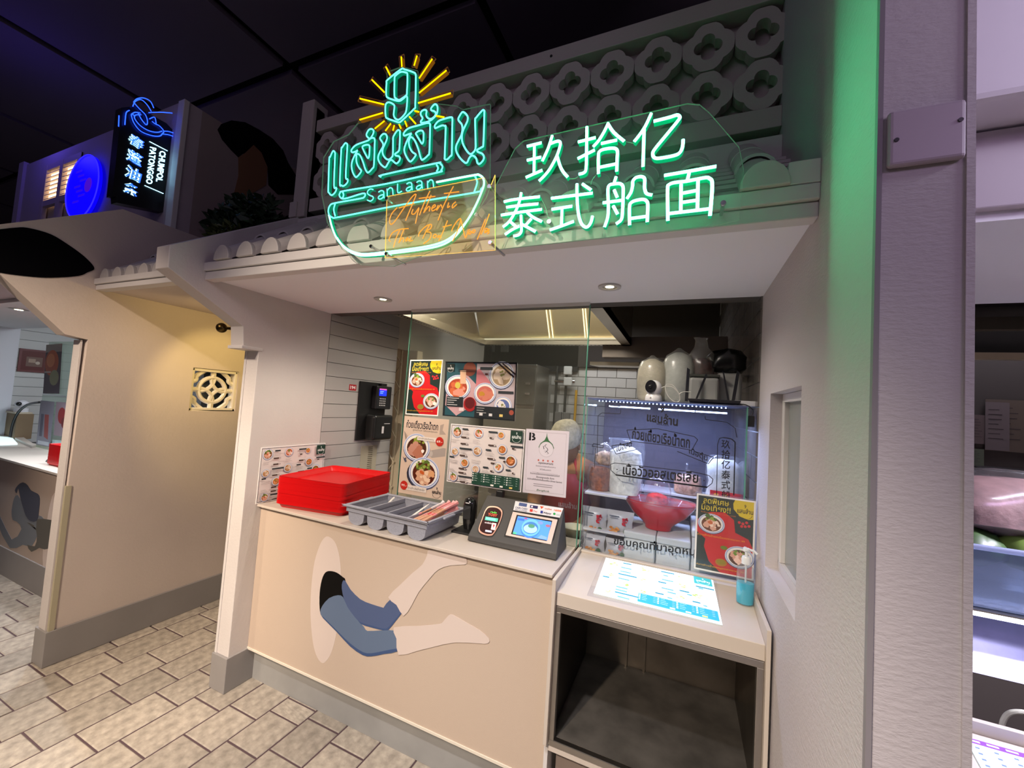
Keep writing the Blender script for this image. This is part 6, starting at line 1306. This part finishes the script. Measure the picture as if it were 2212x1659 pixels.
EP = [(470, 280), (478, 268), (500, 260), (530, 264), (560, 280), (590, 300), (612, 325), (622, 350), (640, 380), (640, 420), (600, 420), (580, 400), (578, 360), (565, 330), (548, 315), (540, 335), (525, 332), (515, 340), (500, 325), (480, 302)]
prr = MB().prism([at(*q, x=-3.127) for q in EP], (-.002, 0, 0), DARK); prr.build('painted_round', D.objects['wall_upper_side'])
MB().prism([at(*q, x=-3.126) for q in [(515, 340), (530, 330), (548, 313), (565, 330), (578, 362), (575, 400), (540, 420), (500, 440), (515, 380)]], (-.002, 0, 0), mat('painted_figure', (.22, .11, .05), .8)).build('painted_figure', D.objects['wall_upper_side'])
bs = thing('round_sign', 'round blue neon-lit sign on the upper wall of the left stall', 'sign', (at(185, 407, y=UY-.03).x, UY-.03, at(185, 407, y=UY-.03).z))
MB().lathe([(.25, 0), (.25, -.02), (0, -.021)], (0, 0, 0), mat('blue_disc', (.005, .005, .3), .4, emit=(.002, .0, .9), es=1), 40, 'Y').build('disc_face', bs, smooth=True)
MB().tube([(.250*math.cos(2*PI*i/40), -.022, .250*math.sin(2*PI*i/40)) for i in range(40)], .004, emis('blue_neon', (.03, .02, 1.6), 1.0), 8, True).build('disc_ring', bs, smooth=True)
A = Art(Vector((-.2, -.0225, .2)), (.4, 0, 0), (0, 0, -.4), 1)
for q in range(7): A.rect(.2+.1*(q % 3), .15+.1*q, .45+.1*(q % 3), .19+.1*q, '2008c0')
A.ell(.75, .5, .14, '3a0aa8'); A.build('disc_motif', bs)
l_ = D.lights.new('blue_glow', 'POINT'); l_.energy = 3.2; l_.color = (.12, .08, 1); l_.shadow_soft_size = .15; o = D.objects.new('blue_glow', l_); COL.objects.link(o); o.location = (bs.location.x-.7, UY-.25, bs.location.z+.6)
# hanging blade sign
SXX = -3.25
bl = thing('blade_sign', 'black vertical blade sign of the left stall with blue-white lettering and a neon wok', 'sign', (0, 0, 0))
k8 = .18077
def bp8(a, b, dx=0): return at(220+a*k8, 190+b*k8, x=SXX+dx)
MB().prism([bp8(235, 235), bp8(400, 215), bp8(770, 420), bp8(845, 500), bp8(765, 1490), bp8(180, 1370), bp8(175, 1300), bp8(125, 1290)], (-.07, 0, 0), BLACK).build('sign_box', bl)
BW_ = emis('blue_white_glow', (1.1, 2.4, 3.2), 1.0); BLU = emis('blue_fill', (.05, .22, 1.6), 1.0); NB = emis('blue_tube', (.04, .18, 3.0), 1.0)
def quadtext(t, bl_, br_, tl_, m, bold=0, name='character', off=.003):
    O_ = bp8(*tl_, off); V_ = bp8(*bl_, off)-O_; U_ = bp8(*br_, off)-bp8(*bl_, off)
    mb = MB(); Vx, Fc, x0_, x1_, y0_, y1_ = text_mesh(t, bold)
    mb.add([O_+V_*(1-(y-y0_)/(y1_-y0_))+U_*((x-x0_)/(x1_-x0_)) for x, y, z in Vx], Fc, m); return mb.build(name, bl)
for ch, q in zip('春蓬油条', (((300, 640), (470, 750), (345, 530)), ((285, 850), (460, 950), (315, 712)), ((262, 1045), (440, 1135), (300, 905)), ((240, 1235), (420, 1310), (275, 1105)))):
    quadtext(ch, *q, BW_, .03); quadtext(ch, (q[0][0]+10, q[0][1]+4), (q[1][0]+14, q[1][1]+4), (q[2][0]+10, q[2][1]+4), BLU, .012, 'character', .006)
def downtext(t, p0, p1, wd, name):   # p0 top-left of the run, p1 bottom-left, wd vector to the right (letter height)
    O_ = bp8(*p0, .003); U_ = bp8(*p1, .003)-O_; T_v = bp8(p0[0]+wd[0], p0[1]+wd[1], .003)-O_
    mb = MB(); Vx, Fc, x0_, x1_, y0_, y1_ = text_mesh(t, .03)
    mb.add([O_+U_*((x-x0_)/(x1_-x0_))+T_v*((y-y0_)/(y1_-y0_)) for x, y, z in Vx], Fc, BW_); mb.build(name, bl)
downtext('CHUMPOL', (690, 745), (645, 1115), (78, 18), 'lettering'); downtext('PATONGGO', (575, 700), (525, 1140), (78, 20), 'lettering')
for p, q in (((570, 640), (785, 752)), ((512, 1165), (735, 1262))): MB().tube([bp8(*p, .004), bp8(*q, .004)], .0022, BW_, 6).build('bar_light', bl)
for pts in ([(360, 310), (400, 290), (460, 300)], [(205, 330), (200, 460)], [(330, 268), (290, 300), (275, 440)], [(385, 330), (360, 310), (355, 340), (390, 430), (470, 520), (600, 570), (690, 575), (720, 550), (740, 515), (690, 455), (640, 430), (600, 400)],
            [(470, 320), (400, 325), (395, 370), (460, 450), (560, 510), (660, 530), (720, 515)], [(740, 515), (800, 520), (860, 540)], [(720, 550), (800, 560), (880, 590)], [(430, 290), (470, 370), (530, 440), (545, 400), (520, 320), (440, 240), (380, 170)], [(570, 370), (630, 350), (650, 430)], [(855, 600), (850, 700)],
            [(380, 170), (420, 130), (500, 120), (580, 160), (620, 240)], [(370, 220), (400, 160), (470, 140), (540, 200), (590, 280)], [(560, 295), (700, 290), (840, 300)]):
    MB().tube(smooth_pts([bp8(*q, .012) for q in pts], 4), .0028, NB, 6).build('wok_neon', bl, smooth=True)
MB().box(SXX-.02, SXX+.0, 1.42, UY+.01, bp8(900, 640).z-.025, bp8(900, 640).z+.025, BLACK).build('bracket', bl); MB().box(SXX-.02, SXX+.0, 1.42, UY+.01, bp8(840, 1460).z-.02, bp8(840, 1460).z+.02, BLACK).build('bracket', bl)
# shrub on the passage roof
LEAF = mat('dark_leaf', (.02, .045, .018), .5, rand=0, var=.4, vscale=9); LEAF2 = mat('yellow_leaf', (.05, .07, .01), .5)
def shrub(name, label, c, rad, n, m, sz, seed):
    rnd = random.Random(seed); t = thing(name, label, 'plant', c); mb = MB(); c = Vector((0, 0, 0))
    for i in range(n):
        d = Vector((rnd.gauss(0, 1), rnd.gauss(0, 1), rnd.gauss(0, .9))).normalized()*rnd.random()**.35; p = Vector((d.x*rad[0], d.y*rad[1], d.z*rad[2]+rad[2]*.8))
        a = Vector((rnd.gauss(0, 1), rnd.gauss(0, 1), rnd.gauss(0, .6)+.3)).normalized(); b = a.orthogonal().normalized(); b = (Matrix.Rotation(rnd.random()*6.3, 3, a) @ b); s_ = sz*(.6+.7*rnd.random()); cc = a.cross(b)*s_*.15
        mb.add([p, p+a*s_*.35+b*s_*.22+cc, p+a*s_*.75+b*s_*.16, p+a*s_, p+a*s_*.75-b*s_*.16, p+a*s_*.35-b*s_*.22+cc], [(0, 1, 2, 3), (0, 3, 4, 5)], m)
    tag(mb.build('foliage', t), kind='stuff')
    for i in range(6):
        a = rnd.random()*6.3; MB().tube([(0, 0, 0), (rad[0]*.4*math.cos(a), rad[1]*.4*math.sin(a), rad[2]*.8), (rad[0]*.7*math.cos(a), rad[1]*.7*math.sin(a), rad[2]*1.4)], [.008, .005, .003], mat('bark', (.03, .02, .015), .8), 5).build('stem', t)
    return t
shrub('artificial_shrub', 'dark leafy artificial shrub on the passage roof', (-2.78, 1.70, 2.44), (.32, .12, .22), 1100, LEAF, .085, 1)
shrub('artificial_shrub', 'taller dark leafy artificial shrub beside the parapet post', (-2.36, 1.98, 2.50), (.24, .14, .34), 900, LEAF, .09, 2)
shrub('artificial_shrub', 'yellow-green low artificial shrub at the foot of the dark shrubs', (-2.62, 1.50, 2.44), (.16, .05, .05), 220, LEAF2, .045, 3)

# ================================================================== right neighbour
RX = XRR
struct(MB().box(RX, 3.2, 1.10, 1.80, 1.985, 2.03, mat('soffit_lilac', (.80, .78, .82), .6)), 'ceiling_right_neighbour')
struct(MB().box(RX, 3.2, 1.08, 1.14, 2.005, 2.165, mat('fascia_lilac', (.44, .38, .42), .6)), 'trim_9', bevel=.003)
struct(MB().box(RX+.002, 3.2, .98, 1.10, 2.17, 2.40, mat('sign_board_lilac', (.58, .53, .58), .5)), 'trim_10', bevel=.012)
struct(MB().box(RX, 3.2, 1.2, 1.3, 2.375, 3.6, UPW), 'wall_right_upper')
ro = thing('neighbour_order_stand', 'white sloped order stand of the right stall with a lit menu', 'stand', (0, 0, 0))
ra, rb_ = at(2083, 1552, z=.93), at(2212, 1583, z=.93)
y0_ = ra.y
MB().box(RX, 1.5, y0_, y0_+.014, .6, .93, COUNTER).build('back_rim', ro); MB().prism([(RX, y0_, .905), (RX, y0_-.36, .865), (RX, y0_-.36, .80), (RX, y0_, .80)], (1.1, 0, 0), COUNTER).build('sloped_top', ro)
def rs_at(px, py):
    p = at(px, py, z=.9)
    for _ in range(4): p = at(px, py, z=.9055+(p.y-y0_)*.111)
    return p
a, b, d_ = rs_at(2083, 1592), rs_at(2212, 1629), rs_at(2131, 1680)
A = Art(a, (b-a)*1.6, d_-a, 1.1); A.L = 4
if A.N.z < 0: A.N = -A.N
A.rect(0, 0, 1, 1, 'cfe6f4'); A.rect(0, 0, 1, .14, '6a3ad8')
for i in range(5):
    for j in range(4): A.rect(.06+.2*j, .22+.15*i, .11+.2*j, .27+.15*i, '5a6a88'); A.rect(.13+.2*j, .22+.15*i, .2+.2*j, .30+.15*i, '9cc0dc')
for j in range(4): A.rect(.02+.2*j, .05, .15+.2*j, .10, 'c8b8f0')
A.build('backlit_print', ro)
sh = thing('steel_shelf', 'stainless kitchen shelf with a bright front lip in the right stall', 'shelf', (0, 0, 0)); yq = 1.52
p1 = at(2084, 1312, y=yq); MB().box(RX, 2.2, yq, yq+.4, p1.z-.012, p1.z, STEEL).build('shelf_plate', sh); MB().box(RX, 2.2, yq-.006, yq, p1.z-.014, p1.z-.002, mat('lip_bright', (.8, .75, .55), .2, 1)).build('shelf_lip', sh)
MB().add([(RX, yq+.10, p1.z-.012), (2.2, yq+.10, p1.z-.012), (2.2, yq-.02, .93), (RX, yq-.02, .93)], [(0, 1, 2, 3)], mat('steel_lilac_reflection', (.42, .42, .62), .35, .8, var=.25, vscale=9)).build('splash_sheet', sh)  # lavender reflection is painted into the splash sheet's steel colour
area('shelf_light', (.95, 1.40, 1.04), (.95, 1.6, 1.0), .5, (.55, .6, 1), .5, .02)
tb = thing('plastic_tub', 'clear plastic tub of bagged vegetables on the right stall steel shelf', 'tub', (0, 0, 0)); TG = clear('frosted_tub', (.75, .80, .9), .35, .06, .25, dcol=(.35, .42, .55))
tz0, tz1 = p1.z+.002, at(2087, 1172, y=yq+.02).z; tx0 = at(2080, 1240, y=yq+.02).x-.12; tx1 = tx0+.62
mb = MB().box(tx0, tx1, yq+.02, yq+.026, tz0, tz1, TG).box(tx0, tx1, yq+.30, yq+.306, tz0, tz1, TG).box(tx0, tx0+.006, yq+.026, yq+.30, tz0, tz1, TG).box(tx1-.006, tx1, yq+.026, yq+.30, tz0, tz1, TG).box(tx0, tx1, yq+.02, yq+.306, tz0, tz0+.004, TG)
mb.build('tub_body', tb, bevel=.004); MB().box(tx0-.006, tx1+.006, yq+.012, yq+.026, tz1-.014, tz1, clear('tub_rim', (.8, .84, .95), .55, .1, .2, dcol=(.55, .6, .8))).build('tub_rim', tb, bevel=.004)
for i, (dx, dz, r_, m_, lb_) in enumerate(((.17, -.005, .055, mat('dark_green_veg', (.025, .06, .012), .4, var=.3, vscale=30), 'dark green vegetable at the left of the clear tub'), (.32, .0, .06, mat('pale_green_veg', (.13, .20, .04), .4, var=.3, vscale=30), 'pale green vegetable in the middle of the clear tub'), (.42, -.02, .05, mat('dark_green_veg', (.04, .08, .02), .4), 'dark green vegetable at the right of the clear tub'))):
    v = thing('leafy_vegetable', lb_, 'vegetable', (tx0+dx, yq+.12, tz1+dz-.02), 0, 'vegetables in the clear tub'); blob([(r_*.5, -.05), (r_, -.02), (r_*1.1, .01), (r_*.8, .04), (r_*.2, .055)], m_, 18, 1.5, 1, .12, i).build('leaves', v, smooth=True)
    MB().tube([(-.02, 0, -.06), (0, 0, -.02)], [.012, .016], MC['pale_green_veg'] if 'pale_green_veg' in MC else m_, 8).build('stalk', v)
mp_ = thing('meat_bag', 'clear bag of pale pink sliced meat on the vegetables in the tub', 'bag', (tx0+.30, yq+.18, tz1+.045)); blob([(.08, -.03), (.13, .0), (.14, .05), (.11, .10), (.04, .13)], food('pink_meat', (.30, .17, .16), 22, .4), 24, 1.6, .8, .1, 3).build('contents', mp_, smooth=True); blob([(.085, -.03), (.137, .0), (.148, .05), (.12, .11), (.06, .15), (.02, .155)], PBAG, 26, 1.6, .8, .1, 4).build('plastic_wrap', mp_, smooth=True)
hk = thing('white_hook', 'white bent wire handle standing behind the right order stand', 'handle', (0, 0, 0)); q = [at(2060+a*.2286, 1280+b*.2286, y=1.32) for a, b in ((455, 1275), (465, 1220), (500, 1160), (560, 1130), (660, 1130), (720, 1150))]; MB().tube(smooth_pts(q, 4), .005, mat('hook_white', (.55, .56, .45), .4), 8).build('wire_bend', hk, smooth=True)
RB = 2.9
rwb = struct(MB().box(RX, 3.2, RB, RB+.1, 0, 2.6, mat('dim_brown_wall', (.07, .055, .045), .8)), 'wall_right_back')
for i, (pa, pb2, pc, pd, hxc, lb_) in enumerate(((2091, 2130, 895, 960, '6f5f5c', 'dim pinkish paper notice pinned left on the right stall wall'), (2128, 2180, 868, 975, '776a68', 'large dim paper notice on the right stall wall'), (2128, 2230, 862, 980, '6a5c50', 'brown notice board behind the papers in the right stall'), (2090, 2125, 968, 1008, '6a6f5c', 'small greenish paper low on the right stall wall'))):
    y_ = RB-.01-.004*(i == 1); p, q = at(pa, pc, y=y_), at(pb2, pd, y=y_); t = thing('paper_notice', lb_, 'notice', (0, 0, 0)); MB().box(p.x, q.x, y_-.002, y_, q.z, p.z, cm(hxc)).build('notice_sheet', t)
    A = Art(Vector((p.x, y_-.0025, p.z)), (q.x-p.x, 0, 0), (0, 0, q.z-p.z)); A.lines(.12, .15, .7, 7, .1, '4a4040', .015); A.build('notice_text', t)
kt = thing('dark_pan', 'round black pan hanging behind the meat bag in the right stall', 'pan', (at(2195, 1033, y=2.3).x+.05, 2.3, at(2195, 1033, y=2.3).z)); MB().lathe([(.10, 0), (.14, .04), (.16, .06), (.0, .07)], (0, 0, -.03), BLACK, 28, sy=1).build('pan_body', kt, smooth=True); MB().tube([(-.1, 0, .0), (-.28, 0, .02)], .012, BLACK, 8).build('pan_handle', kt)
rh = thing('extractor_hood', 'dim stainless hood with a tan lower edge in the right stall', 'hood', (0, 0, 0))
a = at(2091, 712, y=2.2); MB().box(RX, 2.6, 2.2, 2.24, a.z, a.z+.05, mat('dim_hood', (.22, .19, .12), .3, 1)).build('rim_front', rh); b = at(2091, 775, y=2.5); MB().box(RX, 2.6, 2.5, 2.54, b.z, b.z+.03, mat('tan_edge', (.40, .31, .20), .5)).build('rim_back', rh)
MB().box(RX, 2.6, 2.24, 2.5, a.z+.10, a.z+.12, mat('hood_dark', (.03, .025, .02), .5)).build('filter', rh)
MB().add([(RX, 2.54, b.z), (2.6, 2.54, b.z), (2.6, 2.54, 2.5), (RX, 2.54, 2.5)], [(0, 1, 2, 3)], mat('hood_dark', (.03, .025, .02), .5)).build('back_sheet', rh)
